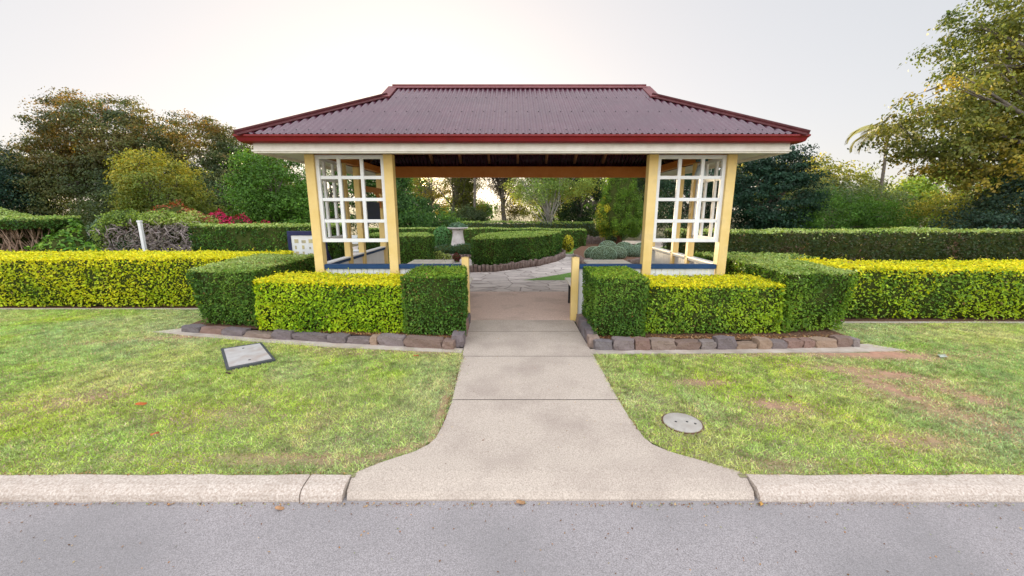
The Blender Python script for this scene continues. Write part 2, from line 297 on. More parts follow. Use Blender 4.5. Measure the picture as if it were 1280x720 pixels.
def inpoly(x, y, poly):
    ins = np.zeros(len(x), bool); n = len(poly)
    for i in range(n):
        x1, y1 = poly[i]; x2, y2 = poly[(i + 1) % n]
        c = ((y1 > y) != (y2 > y)) & (x < (x2 - x1) * (y - y1) / (y2 - y1 + 1e-12) + x1); ins ^= c
    return ins
def polyarea(p): return sum(p[i][0] * p[(i + 1) % len(p)][1] - p[(i + 1) % len(p)][0] * p[i][1] for i in range(len(p))) / 2
def hedge(name, label, cat, poly, z0, z1, pal, toppal=None, size=.03, dens=3200, batter=0.0, goldband=0.0, goldpal=None, shoots=0, shootpal=None, group=None, rough=.018, round_=.05, kind=None, topdens=1.0, mt='leaf', seed=None, parent=None, sparse=0):
    """a clipped hedge: leaves over the sides and top of a footprint, around a twiggy dark inside"""
    seed = seed if seed is not None else int(abs(poly[0][0] * 100 + poly[0][1] * 10)) + 1
    if polyarea(poly) < 0: poly = poly[::-1]
    cx = sum(p[0] for p in poly) / len(poly); cy = sum(p[1] for p in poly) / len(poly)
    Ps = []; Ns = []; top = []; H = z1 - z0
    for i in range(len(poly)):
        a = np.array(poly[i]); b = np.array(poly[(i + 1) % len(poly)]); L = np.linalg.norm(b - a)
        n = int(L * H * dens * 1.15)
        if n == 0: continue
        t = rng.uniform(0, 1, n); h = rng.uniform(0, 1, n)
        nn = np.array([(b - a)[1], -(b - a)[0]]) / L
        P = np.zeros((n, 3)); P[:, :2] = a + (b - a) * t[:, None]; P[:, 2] = z0 + h * H
        off = -batter * (1 - h) - np.clip((h * H - (H - round_)) / round_, 0, 1) ** 2 * round_ * .5
        off += noise3(P, 4.0, seed) * rough + noise3(P, 14, seed + 1) * rough * .8 + noise3(P, 34, seed + 21) * rough * .7 + rng.normal(0, rough * .45, n) - rng.exponential(rough, n) * .7
        P[:, 0] += nn[0] * off; P[:, 1] += nn[1] * off
        Ps.append(P); Ns.append(np.tile([nn[0], nn[1], .35], (n, 1))); top.append(np.zeros(n))
    xs = [p[0] for p in poly]; ys = [p[1] for p in poly]
    n = int((max(xs) - min(xs)) * (max(ys) - min(ys)) * dens * topdens)
    x = rng.uniform(min(xs), max(xs), n); y = rng.uniform(min(ys), max(ys), n); k = inpoly(x, y, poly); x = x[k]; y = y[k]; n = len(x)
    P = np.stack([x, y, np.full(n, z1)], 1)
    P[:, 2] += noise3(P, 3.0, seed + 2) * rough * .8 + noise3(P, 13, seed + 4) * rough * .5 + rng.normal(0, rough * .4, n) - rng.exponential(rough, n) * .3
    Ps.append(P); Ns.append(np.tile([0, -.15, 1.0], (n, 1))); top.append(np.ones(n))
    P = np.concatenate(Ps); Nn = np.concatenate(Ns); T = np.concatenate(top)
    C = pick(pal, len(P), P, 9, seed + 5)
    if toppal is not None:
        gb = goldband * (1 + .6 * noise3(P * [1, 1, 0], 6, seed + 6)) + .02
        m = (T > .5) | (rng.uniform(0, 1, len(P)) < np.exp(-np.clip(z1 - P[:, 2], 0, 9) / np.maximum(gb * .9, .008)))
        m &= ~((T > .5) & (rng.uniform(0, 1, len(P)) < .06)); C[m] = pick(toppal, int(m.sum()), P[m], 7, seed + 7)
    kk = ~((noise3(P, 11, seed + 31) + .5 * noise3(P, 30, seed + 32) > .80) & (rng.uniform(0, 1, len(P)) < .5) & (T < .5)); P = P[kk]; Nn = Nn[kk]; C = C[kk]; T = T[kk]
    br = rng.uniform(0, 1, len(P)) < .012 + .10 * (noise3(P, 5, seed + 33) > .8); C[br] = pick([((.22, .12, .04), 2), ((.34, .26, .08), 2)], int(br.sum()))
    V = leaf_quads(P, Nn, size * 1.08 * rng.uniform(.75, 1.3, len(P)), .8, .62)
    if shoots:
        i = np.where(T > .5)[0]; i = rng.choice(i, min(shoots, len(i)), replace=False)
        base = P[i]; hh = rng.exponential(.016, len(i)) + .012; q = []; qc = []
        for j in range(4):
            pp = base + np.stack([rng.normal(0, .008, len(i)), rng.normal(0, .008, len(i)), hh * (j + .5) / 3], 1)
            q.append(leaf_quads(pp, np.tile([0, -.6, .6], (len(i), 1)), size * .85, .6)); qc.append(pick(shootpal or toppal or pal, len(i)))
        V = np.concatenate([V] + q); C = np.concatenate([C] + qc)
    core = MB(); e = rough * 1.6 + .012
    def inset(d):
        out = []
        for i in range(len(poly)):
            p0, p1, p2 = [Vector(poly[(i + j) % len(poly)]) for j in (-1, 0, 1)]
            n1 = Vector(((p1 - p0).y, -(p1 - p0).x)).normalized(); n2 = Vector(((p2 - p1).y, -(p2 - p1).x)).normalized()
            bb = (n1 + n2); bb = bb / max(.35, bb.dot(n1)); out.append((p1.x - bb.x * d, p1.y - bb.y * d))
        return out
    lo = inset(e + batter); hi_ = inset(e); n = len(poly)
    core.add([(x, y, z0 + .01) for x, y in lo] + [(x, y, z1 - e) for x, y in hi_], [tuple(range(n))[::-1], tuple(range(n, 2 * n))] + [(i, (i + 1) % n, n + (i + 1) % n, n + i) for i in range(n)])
    o = quads_object(name, V, C, M[mt], parent, core)
    return tag(o, label, cat, group, kind) if label else o

def blob_leaves(blobs, dens, size, pal, tip=None, tipamt=0, thick=.12, lump=.08, seed=0, up=.4, spread=.7):
    Ps = []; Ns = []
    for (cx, cy, cz, rx, ry, rz) in blobs:
        area = 4 * math.pi * ((rx * ry) ** 1.6 / 3 + (rx * rz) ** 1.6 / 3 + (ry * rz) ** 1.6 / 3) ** (1 / 1.6)
        n = int(area * dens); d = unit(rng.normal(0, 1, (n, 3)))
        rad = 1 + lump * (noise3(d, 5, seed + 1) + .7 * noise3(d, 11, seed + 2)) - rng.exponential(thick * .5, n)
        P = np.stack([cx + d[:, 0] * rx * rad, cy + d[:, 1] * ry * rad, cz + d[:, 2] * rz * rad], 1)
        k = P[:, 2] > 0.02; Ps.append(P[k]); Ns.append((d / np.array([rx, ry, rz]))[k])
    P = np.concatenate(Ps); Nn = unit(np.concatenate(Ns)) + np.array([0, 0, up])
    C = pick(pal, len(P), P, 3 / max(.3, blobs[0][3]), seed)
    if tip:
        zz = (P[:, 2] - P[:, 2].min()) / (np.ptp(P[:, 2]) + 1e-6)
        m = rng.uniform(0, 1, len(P)) < tipamt * (zz ** 1.5) * (1 + noise3(P, 4, seed + 9)); C[m] = pick(tip, int(m.sum()))
    return leaf_quads(P, Nn, size, spread), C
def blob_core(blobs, k=.86):
    mb = MB()
    for (cx, cy, cz, rx, ry, rz) in blobs:
        bm = bmesh.new(); bmesh.ops.create_icosphere(bm, subdivisions=2, radius=1)
        for v in bm.verts: v.co = Vector((cx + v.co.x * rx * k, cy + v.co.y * ry * k, max(0.01, cz + v.co.z * rz * k)))
        mb.bm(bm, True)
    return mb
def shrub(name, label, cat, blobs, dens, size, pal, group=None, **kw):
    core = kw.pop('core', .86); V, C = blob_leaves(blobs, dens, size, pal, **kw)
    o = quads_object(name, V, C, M['leaf'], None, blob_core(blobs, core) if core else None)
    return tag(o, label, cat, group)

def tree(name, label, cat, base, lobes, clumps, per, lsize, pal, tip=None, tipamt=0, tipdir=(0, 0, 1), rc=.35, trunk_r=.18, bark='bark', shell=.5, spread=1.0, group=None, seed=1, lean=(0, 0), branches=26, flat=.6, tsplit=.35, sagging=0):
    """trunk and limbs that reach into leaf clumps; the crown is gaps and clumps, not a skin"""
    r = np.random.default_rng(seed); t = thing(name, label, cat, base, group=group)
    L = np.array(lobes, float); vol = L[:, 3] * L[:, 4] * L[:, 5]; which = r.choice(len(L), clumps, p=vol / vol.sum())
    d = unit(r.normal(0, 1, (clumps, 3))); rad = r.uniform(shell, 1, clumps) ** .8
    rad *= 1 + .10 * noise3(d * 1.0, 4, seed)
    c = L[which, :3] + d * L[which, 3:6] * rad[:, None]
    c = c[c[:, 2] > .1]; clumps = len(c)
    rcs = rc * r.uniform(.6, 1.35, clumps)
    n = per * clumps; ci = np.repeat(np.arange(clumps), per)
    off = unit(r.normal(0, 1, (n, 3))) * (r.uniform(0, 1, n) ** .42)[:, None]; off *= 1 + .25 * noise3(off + ci[:, None] * 3.3, 9, 3)[:, None]; off[:, 2] *= flat
    P = c[ci] + off * rcs[ci][:, None]; P[:, 2] -= sagging * 1.6 * (off[:, 0] ** 2 + off[:, 1] ** 2) * rcs[ci]
    P[:, 2] = np.maximum(P[:, 2], .03)
    C = pick(pal, n, P, 1.2, seed) * r.uniform(.65, 1.3, (clumps, 1))[ci]
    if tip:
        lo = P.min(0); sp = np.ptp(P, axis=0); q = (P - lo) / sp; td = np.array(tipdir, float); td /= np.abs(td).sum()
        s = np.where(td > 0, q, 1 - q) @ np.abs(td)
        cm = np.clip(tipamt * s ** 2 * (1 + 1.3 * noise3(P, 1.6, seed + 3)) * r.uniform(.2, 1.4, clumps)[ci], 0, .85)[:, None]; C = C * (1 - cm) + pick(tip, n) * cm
    Nn = unit(off) * 1.1 + unit(c - np.array([0, 0, 0]) - c.mean(0))[ci] * .5 + np.array([0, 0, .4])
    quads_object('crown', leaf_quads(P, Nn, lsize, spread * .6), C, M['leaf'], t)
    mb = MB(); top = L[:, 2].max(); zc = (L[:, 2] * vol).sum() / vol.sum(); xc = (L[:, 0] * vol).sum() / vol.sum(); yc = (L[:, 1] * vol).sum() / vol.sum()
    fork = Vector((xc * .35 + lean[0], yc * .35 + lean[1], zc * tsplit + .2)); up = Vector((xc * .8, yc * .8, zc + (top - zc) * .6))
    wob = [Vector((r.normal(0, .04), r.normal(0, .04), 0)) * (zc) for _ in range(5)]
    pts = [Vector((0, 0, -.05)), fork * .5 + wob[0] * .3, fork, fork.lerp(up, .5) + wob[1], up]
    mb.tube([Vector((0, 0, -.05)), Vector((0, 0, .12)) + fork * .03, *pts[1:]], [trunk_r * 1.45, trunk_r * 1.08, trunk_r, trunk_r * .85, trunk_r * .5, trunk_r * .14], 10)
    for j in range(branches):
        e = Vector(c[r.integers(clumps)]) * 1.0; e = e.lerp(up, .10); s_ = r.uniform(0, 1)
        st = fork.lerp(fork.lerp(up, .5) + wob[1], s_) if r.uniform() < .75 else (fork.lerp(up, .5) + wob[1]).lerp(up, s_)
        md = st.lerp(e, .5) + Vector((r.normal(0, .12), r.normal(0, .12), r.uniform(-.1, .2))) * (e - st).length * .7
        r0 = trunk_r * r.uniform(.25, .5); mb.tube([st, st.lerp(md, .5) + Vector((0, 0, .03)), md, md.lerp(e, .55), e], [r0, r0 * .75, r0 * .5, r0 * .3, r0 * .1], 6)
        for q in range(2):
            e2 = e + Vector(unit(r.normal(0, 1, 3))) * rc * .6; mb.tube([md.lerp(e, .3), md.lerp(e2, .7), e2], [r0 * .3, r0 * .18, r0 * .06], 5)
    mb.build('trunk', M[bark], t)
    return t

# ================================================================== THE SETTING
sheet('ground', [(-900, 2.06), (900, 2.06), (900, 1500), (-900, 1500)], -.02, M['ground']); structure(bpy.data.objects['ground'])
road = sheet('road', [(-60, -12), (60, -12), (60, 2.02), (-60, 2.02)], -.06, M['asphalt']); structure(road)

def lawn(name, poly): return structure(sheet(name, poly, 0, M['turf']))
LL = [(-16, 2.11), (-.985, 2.11), (-.85, 2.22), (-.65, 2.34), (-.54, 2.5), (-.51, 3.07), (-.53, 3.9), (-.56, 4.24), (-2.0, 4.36), (-3.2, 4.62), (-4.5, 4.9), (-4.45, 5.3), (-4.5, 6.15), (-16, 6.15)]
LR = [(1.435, 2.11), (16, 2.11), (16, 5.38), (4.2, 5.42), (4.25, 4.34), (4.42, 4.24), (3.5, 4.18), (.90, 4.12), (.90, 3.07), (.945, 2.5), (1.06, 2.34), (1.29, 2.2)]
lawn('lawn', LL); lawn('lawn', LR)

# concrete apron and path: the flare falls to the road at its front edge
mb = MB()
def strip_rows(rows, z=.004):
    for (ya, xa0, xa1, za), (yb, xb0, xb1, zb) in zip(rows, rows[1:]):
        mb.add([(xa0, ya, za), (xa1, ya, za), (xb1, yb, zb), (xb0, yb, zb)], [(0, 1, 2, 3)])
strip_rows([(1.965, -.96, 1.41, -.10), (1.968, -.96, 1.41, -.05), (2.0, -.97, 1.42, -.022), (2.09, -.98, 1.432, -.002), (2.14, -.96, 1.42, .004), (2.22, -.85, 1.27, .008), (2.34, -.65, 1.05, .01), (2.42, -.575, .97, .01), (2.5, -.54, .94, .01), (2.75, -.515, .915, .01), (3.055, -.51, .91, .01)])
strip_rows([(3.065, -.51, .91, .01), (4.06, -.55, .91, .01)])
strip_rows([(4.07, -.55, .91, .01), (4.955, -.60, .90, .01)])
strip_rows([(4.965, -.60, .90, .01), (5.5, -.60, .90, .01)])
structure(mb.build('path', M['concrete']))
structure(sheet('path_joint_bed', [(-.52, 2.9), (.92, 2.9), (.92, 5.3), (-.62, 5.3)], .002, M['joint']))
mb = MB(); mb.box(-2.95, 3.18, 5.505, 7.53, -.05, .010); structure(mb.build('pavilion_floor_slab', M['slab']))
structure(sheet('paving', [(-7, 7.55), (9, 7.55), (9, 20.5), (-7, 20.5)], .004, M['flag']))
inner = [(.25, 8.80), (9, 8.80), (9, 20), (6.2, 16.5), (5.9, 13.6), (4.3, 11.4), (3.2, 10.45), (2.4, 10.45), (1.9, 10.35), (1.2, 9.6)]
structure(sheet('garden_lawn', inner, .010, M['lawn_far']))
structure(sheet('garden_lawn', [(1.75, 14.4), (2.2, 14.2), (3.0, 16.8), (2.1, 18.0)], .012, M['lawn_far']))
structure(sheet('garden_lawn', [(-8, 7.6), (-3.3, 7.6), (-3.6, 12), (-8, 12)], .010, M['lawn_far']))

# kerbs: a rolled concrete profile in cast lengths
prof = [(1.955, -.12), (1.958, -.05), (1.968, -.022), (1.99, -.004), (2.02, .006), (2.10, .010), (2.112, .004), (2.112, -.1)]
def kerb(segs, label):
    o = MB()
    for a, b in segs:
        nn = max(2, int((b - a) / .12)); vs = []; fs = []
        for i in range(nn + 1):
            x = a + (b - a) * i / nn; 
            for (y, z) in prof:
                w_ = .0025 * math.sin(x * 9.1 + y * 30) + .002 * math.sin(x * 23 + z * 40)
                vs.append((x, y + w_, z + w_ * .6))
        m = len(prof)
        for i in range(nn):
            for k in range(m - 1): fs.append((i * m + k, (i + 1) * m + k, (i + 1) * m + k + 1, i * m + k + 1))
        fs.append(tuple(range(m))); fs.append(tuple(range(nn * m, nn * m + m))[::-1])
        o.add(vs, fs, False)
    return structure(o.build('kerb', M['kerb']), label)
kerb([(-14, -9.4), (-9.392, -5.2), (-5.192, -1.235), (-1.227, -.985)], None)
kerb([(1.437, 5.6), (5.608, 9.8), (9.808, 14)], None)

# beds inside the stone borders and along the hedges
structure(sheet('garden_bed', [(-4.35, 5.02), (-3.0, 4.78), (-.68, 4.36), (-.66, 5.5), (-2.95, 5.5), (-3.2, 7.5), (-4.4, 7.5)], .085, M['soil']))
structure(sheet('garden_bed', [(.96, 4.36), (4.1, 4.42), (4.15, 7.5), (3.4, 7.5), (3.2, 5.5), (.98, 5.5)], .085, M['soil']))
structure(sheet('garden_bed', [(-16, 6.20), (-4.2, 6.20), (-4.2, 8.4), (-16, 8.4)], .006, M['soil']))
structure(sheet('garden_bed', [(4.2, 5.42), (16, 5.38), (16, 8), (4.2, 8)], .006, M['soil']))

# grass blades (stuff)
def fbm(x, y, seed=0):
    P = np.stack([x, y, np.zeros_like(x)], 1); return noise3(P, 1.3, seed) * .5 + noise3(P, 3.1, seed + 1) * .3 + noise3(P, 8.5, seed + 2) * .25 + noise3(P, 21, seed + 3) * .15
def bare(x, y):
    """how worn the turf is, 0 lush .. 1 bare red earth"""
    b = np.zeros_like(x)
    for (cx, cy, rx, ry, a, k) in ((4.1, 4.15, .95, .16, -.05, 1.0), (3.2, 4.12, .9, .07, 0, .75), (3.55, 3.6, .55, .15, -.35, 1.0), (3.1, 3.75, .4, .09, -.4, .7), (3.4, 3.15, .52, .24, -1.3, 1.0), (3.85, 3.3, .5, .16, -.9, .85), (3.1, 3.42, .35, .10, -.2, .6),
                                   (2.2, 2.95, .22, .09, -.3, .95), (1.75, 3.4, .3, .07, 0, .5), (2.0, 2.75, .25, .10, .3, .45), (2.9, 2.45, .35, .12, 0, .5), (1.75, 2.2, .25, .05, 0, .55), (5.3, 2.9, .7, .2, -.3, .5),
                                   (-4.35, 4.72, .9, .10, .25, .75), (-1.1, 4.2, .6, .06, -.1, .5), (-2.0, 4.2, .5, .10, -.2, .45), (-.8, 2.33, .2, .03, .4, .7), (-.58, 2.7, .05, .45, 0, .8), (-2.4, 2.8, .4, .16, 0, .4), (-3.9, 3.0, .5, .2, .3, .45), (-1.6, 2.25, .7, .05, 0, .5)):
        dx = x - cx; dy = y - cy; c_, s_ = math.cos(a), math.sin(a)
        u = (dx * c_ + dy * s_) / rx; v = (-dx * s_ + dy * c_) / ry
        b = np.maximum(b, k * np.exp(-(u * u + v * v) ** 1.2 * .7))
    n = fbm(x, y, 40); n2 = fbm(x * 3, y * 3, 60)
    b = b * (.75 + .75 * n2) + .7 * np.clip(n - .12, 0, 1) * (x > 1.2) + .16 * np.clip(n2 - .25, 0, 1)
    return np.clip(b, 0, 1)
def grass(poly, dens, name, label, holes):
    xs = [p[0] for p in poly]; ys = [p[1] for p in poly]; x0, x1 = max(min(xs), -9), min(max(xs), 9)
    n = int((x1 - x0) * (max(ys) - min(ys)) * dens); x = rng.uniform(x0, x1, n); y = rng.uniform(min(ys), max(ys), n)
    k = inpoly(x, y, poly) & (np.abs(x) < y * 1.38 + .6)
    for h in holes: k &= ~h(x, y)
    b = bare(x, y); k &= rng.uniform(0, 1, n) > (b * 1.4 - .16)
    k &= rng.uniform(0, 1, n) < np.clip(1.25 - (y - 2.1) * .14, .5, 1)
    x = x[k]; y = y[k]; b = b[k]; n = len(x)
    h = rng.uniform(.008, .025, n) * (1 - .5 * b) * (1 + .35 * fbm(x * 1.7, y * 1.7, 5)); wd = rng.uniform(.0022, .0052, n) * (1 + (y - 2) * .22)
    a = rng.uniform(0, 6.283, n); dx, dy = np.cos(a), np.sin(a); la = rng.uniform(0, 6.283, n) ; ln = np.abs(rng.normal(.5, .45, n)) * h * 1.6
    ln = np.clip(ln, 0, .05); B = np.stack([x, y, np.zeros(n)], 1); W = np.stack([dx * wd, dy * wd, np.zeros(n)], 1)
    T = B + np.stack([np.cos(la) * ln, np.sin(la) * ln, h], 1)
    pm = fbm(x, y, 3); pm2 = fbm(x * 2.2, y * 2.2, 9); c1 = np.array([.50, .64, .08]); c2 = np.array([.38, .56, .18]); c3 = np.array([.70, .70, .34]); c4 = np.array([.66, .50, .30]); c5 = np.array([.42, .52, .33])
    m1 = np.clip(.5 + pm, 0, 1)[:, None]; C = c1 * (1 - m1) + c2 * m1
    m2 = np.clip(pm2 * .6 + .2, 0, .8)[:, None]; C = C * (1 - m2) + c3 * m2
    m3 = (np.clip(.3 * (x > 1.5) + .5 * fbm(x * 1.3, y * 1.3, 77), 0, .75))[:, None]; C = C * (1 - m3) + c5 * m3
    dry = (rng.uniform(0, 1, n) < .13 + .75 * b); C[dry] = c4 * rng.uniform(.7, 1.2, (int(dry.sum()), 1))
    C = C * rng.uniform(.55, 1.35, (n, 1)) * (1 + .15 * noise3(np.stack([x, y, 0 * x], 1), 34, 88) + .22 * noise3(np.stack([x, y, 0 * x], 1), 60, 89))[:, None]; C = np.clip(C, .01, .85)
    V = np.stack([B - W, B + W, T], 1)
    o = quads_object(name, V, C, M['grass']); o['label'] = label; o['kind'] = 'stuff'; o['category'] = 'grass'
    return o
CV = [(-3.36, 4.25), (-3.03, 4.47), (-2.53, 3.92), (-2.87, 3.66)]
def hc(x, y): return inpoly(x, y, CV)
def hl(x, y): return (x - 1.30) ** 2 + (y - 2.70) ** 2 < .155 ** 2
grass(LL, 16000, 'lawn_grass', 'short bright green turf grass left of the path', [hc])
grass(LR, 16000, 'lawn_grass', 'short worn turf grass with red bare patches right of the path', [hl])
# worn earth showing in the turf: same bare() shape, as real colour of the soil sheet
for o in [q for q in bpy.data.objects if q.name.startswith('lawn') and q.get('kind') == 'structure']:
    bm = bmesh.new(); poly = LL if 'lawn' == o.name else LR
    st = .06; xs = np.arange(-9 if poly is LL else .85, -.45 if poly is LL else 9, st); ys = np.arange(2.09, 6.2, st)
    X, Y = np.meshgrid(xs, ys); keep = inpoly((X[:-1, :-1] + st / 2).ravel(), (Y[:-1, :-1] + st / 2).ravel(), poly)
    V = []; C = []
    X0 = X[:-1, :-1].ravel()[keep]; Y0 = Y[:-1, :-1].ravel()[keep]; b = bare(X0, Y0)
    c_g = np.array([.30, .34, .12]); c_b = np.array([.56, .29, .18]); c_d = np.array([.38, .34, .17]); nn = np.clip(.5 + fbm(X0 * 2, Y0 * 2, 21), 0, 1)[:, None]
    Cc = (c_g * (1 - nn) + c_d * nn * .8) * (1 - b[:, None]) + c_b * b[:, None]
    Cc = Cc * rng.uniform(.85, 1.1, (len(Cc), 1))
    V = np.stack([np.stack([X0, Y0, np.full_like(X0, .002)], 1), np.stack([X0 + st, Y0, np.full_like(X0, .002)], 1), np.stack([X0 + st, Y0 + st, np.full_like(X0, .002)], 1), np.stack([X0, Y0 + st, np.full_like(X0, .002)], 1)], 1)
    bm.free(); g = quads_object('lawn_earth', V, Cc, M['earth']); structure(g)

# ================================================================== STONE BORDERS
SC = [(.20, .13, .10), (.17, .14, .14), (.26, .19, .15), (.14, .12, .13), (.31, .21, .14), (.20, .17, .16), (.24, .14, .11), (.12, .115, .125)]
def stones(name, label, lines, long_):
    V = []; C = []; r = random.Random(len(label))
    for (x0, y0, x1, y1, zt) in lines:
        L = math.hypot(x1 - x0, y1 - y0); s = 0; ang = math.atan2(y1 - y0, x1 - x0)
        while s < L - .05:
            l = min(r.uniform(*long_), L - s); 
            if L - s - l < .08: l = L - s
            bm = bmesh.new(); bmesh.ops.create_cube(bm, size=1); bmesh.ops.subdivide_edges(bm, edges=bm.edges[:], cuts=3, use_grid_fill=True)
            ht = zt + r.uniform(-.03, .02); th = r.uniform(.12, .16); sx, sy = r.uniform(0, 9), r.uniform(0, 9)
            for v in bm.verts:
                p = v.co.copy(); q = p.copy(); 
                e = max(0, abs(p.x) + abs(p.y) + abs(p.z) - .95) ; q -= p * e * .16
                q += Vector((math.sin(p.y * 7 + sx + p.z * 5), math.sin(p.x * 6 + sy + p.z * 6), math.sin(p.x * 5 + p.y * 6 + sx))) * .035
                X, Y, Z = q.x * (l - .008), q.y * th, (q.z + .5) * ht
                cx, cy = x0 + math.cos(ang) * (s + l / 2), y0 + math.sin(ang) * (s + l / 2)
                v.co = Vector((cx + X * math.cos(ang) - Y * math.sin(ang), cy + X * math.sin(ang) + Y * math.cos(ang), Z - .005))
            c = np.array(r.choice(SC)) * r.uniform(.85, 1.2)
            for f in bm.faces: V.append([v.co[:] for v in f.verts]); C.append(c)
            bm.free(); s += l
    return tag(quads_object(name, np.array(V), np.array(C), M['stone']), label, 'stone edging', 'low stone borders round the front hedge beds')
stones('stone_border', 'low border of long flat grey and brown stones under the left front hedges', [(-4.38, 5.0, -3.0, 4.70, .10), (-3.0, 4.70, -1.6, 4.47, .11), (-1.6, 4.47, -.66, 4.33, .13), (-.64, 4.34, -.665, 5.42, .16)], (.22, .5))
stones('stone_border', 'low border of squarish brown and purple stones under the right front hedges', [(.95, 4.30, 2.6, 4.33, .13), (2.6, 4.33, 4.1, 4.42, .11), (.965, 4.33, .99, 5.42, .16)], (.14, .30))
def strip(poly, name='mowing_strip'): mb = MB(); mb.prism(poly, -.02, .014); return structure(mb.build(name, M['strip']))
strip([(-4.78, 4.93), (-4.5, 4.87), (-3.2, 4.55), (-2.0, 4.33), (-.575, 4.17), (-.57, 4.30), (-1.6, 4.46), (-3.0, 4.69), (-4.3, 4.99), (-4.45, 5.12)])
strip([(.905, 4.13), (2.6, 4.16), (4.55, 4.24), (4.3, 4.46), (2.6, 4.34), (.905, 4.28)])
strip([(-16, 6.13), (-4.35, 6.13), (-4.35, 6.19), (-16, 6.19)]); strip([(4.25, 5.36), (16, 5.32), (16, 5.38), (4.25, 5.42)])

# ================================================================== FRONT HEDGES
HG = 'clipped front hedges'
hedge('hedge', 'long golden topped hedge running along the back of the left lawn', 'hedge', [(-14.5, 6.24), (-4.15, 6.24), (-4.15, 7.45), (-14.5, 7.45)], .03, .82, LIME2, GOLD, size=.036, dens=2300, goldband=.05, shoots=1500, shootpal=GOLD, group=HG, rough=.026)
hedge('hedge', 'dark green square-cut block hedge at the left end of the stone bordered bed', 'hedge', [(-4.18, 4.93), (-3.27, 4.84), (-3.36, 6.75), (-4.45, 6.75)], .10, .845, DARK[1:] + [((.12, .19, .03), 1)], TRIM, size=.028, dens=4200, batter=.07, group=HG, rough=.018)
hedge('hedge', 'lower lime hedge with golden top in front of the left trellis', 'hedge', [(-3.24, 4.74), (-1.34, 4.62), (-1.34, 5.42), (-3.24, 5.42)], .10, .715, LIME, GOLD, size=.030, dens=4200, goldband=.01, shoots=260, group=HG, rough=.02)
hedge('hedge', 'dark green cube hedge left of the path beside the gate post', 'hedge', [(-1.33, 4.52), (-.56, 4.52), (-.64, 5.40), (-1.33, 5.40)], .10, .82, DARK[1:] + [((.12, .21, .03), 1)], MID + [((.28, .36, .04), 2)], size=.026, dens=5000, batter=.02, group=HG, rough=.014, shoots=160, shootpal=MID)
hedge('hedge', 'dark green cube hedge right of the path beside the gate post', 'hedge', [(.985, 4.47), (1.60, 4.45), (1.60, 5.40), (1.0, 5.40)], .10, .82, DARK[1:] + [((.13, .22, .03), 1)], MID + [((.28, .36, .04), 2)], size=.024, dens=5400, batter=.02, group=HG, rough=.012)
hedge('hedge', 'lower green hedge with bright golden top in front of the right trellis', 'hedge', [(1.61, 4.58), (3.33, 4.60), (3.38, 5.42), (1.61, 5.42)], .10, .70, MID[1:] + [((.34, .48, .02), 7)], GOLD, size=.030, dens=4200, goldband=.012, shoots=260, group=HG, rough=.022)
hedge('hedge', 'tall mid green block hedge at the right end of the stone bordered bed', 'hedge', [(3.36, 4.60), (4.22, 4.66), (4.42, 6.6), (3.45, 6.6)], .10, .85, MID, TRIM, size=.028, dens=4200, batter=.08, group=HG, rough=.022)
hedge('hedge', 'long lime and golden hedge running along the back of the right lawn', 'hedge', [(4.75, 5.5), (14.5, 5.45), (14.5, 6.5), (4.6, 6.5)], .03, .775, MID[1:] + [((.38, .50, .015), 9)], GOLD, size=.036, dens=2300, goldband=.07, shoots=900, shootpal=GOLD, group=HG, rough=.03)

# ================================================================== PAVILION
CX, Y0, Y1 = .12, 5.54, 8.34; XO, XI = 2.865, 1.80       # centre, front and rear post lines, outer and inner post offsets
pav = thing('pavilion', 'open park shelter with maroon corrugated roof, yellow posts and white trellis panels', 'pavilion', (CX, Y0, 0))
def P_(mb, name, m, parent=None): return mb.build(name, m, parent or pav)
W_, EV0, EV1 = 3.49, -.54, (Y1 - Y0) + .54             # eave half width, eave lines relative to front post line
ZE = 2.505; MIDY = (EV0 + EV1) / 2; RUN = MIDY - EV0; TAN = (3.585 - ZE) / RUN; GX = 2.03; ZR = ZE + RUN * TAN
def corr(u, ph=0): return .0115 * math.sin(2 * math.pi * u / .076 + ph)
def slope(axis, sgn):
    """one corrugated roof plane; axis 'y' = front/back, 'x' = the hip ends"""
    mb = MB(); half = W_ if axis == 'y' else RUN; n = int(2 * half / .0095); rows = 7; vs = []; fs = []
    for i in range(n + 1):
        u = -half + 2 * half * i / n
        if axis == 'y': run = RUN if abs(u) <= GX else max(0.0, W_ - abs(u)); run = min(run, RUN)
        else: run = min(RUN - abs(u), W_ - GX + .04)
        if axis == 'y' and GX < abs(u): run = min(run, RUN)
        for k in range(rows + 1):
            v = run * k / rows; z = ZE + v * TAN + corr(u) + .0012 * math.sin(u * 5 + k)
            if axis == 'y': vs.append((u, MIDY + sgn * (RUN - v), z))
            else: vs.append((sgn * (W_ - v), MIDY + u, z))
    for i in range(n):
        for k in range(rows):
            a = i * (rows + 1) + k; fs.append((a, a + rows + 1, a + rows + 2, a + 1))
    mb.add(vs, fs, True); return mb
roof = P_(slope('y', -1), 'roof', M['roof']); roof['label'] = 'front slope of maroon corrugated sheets'
for a, s in (('y', 1), ('x', -1), ('x', 1)): P_(slope(a, s), 'roof_slope', M['roof'], roof)
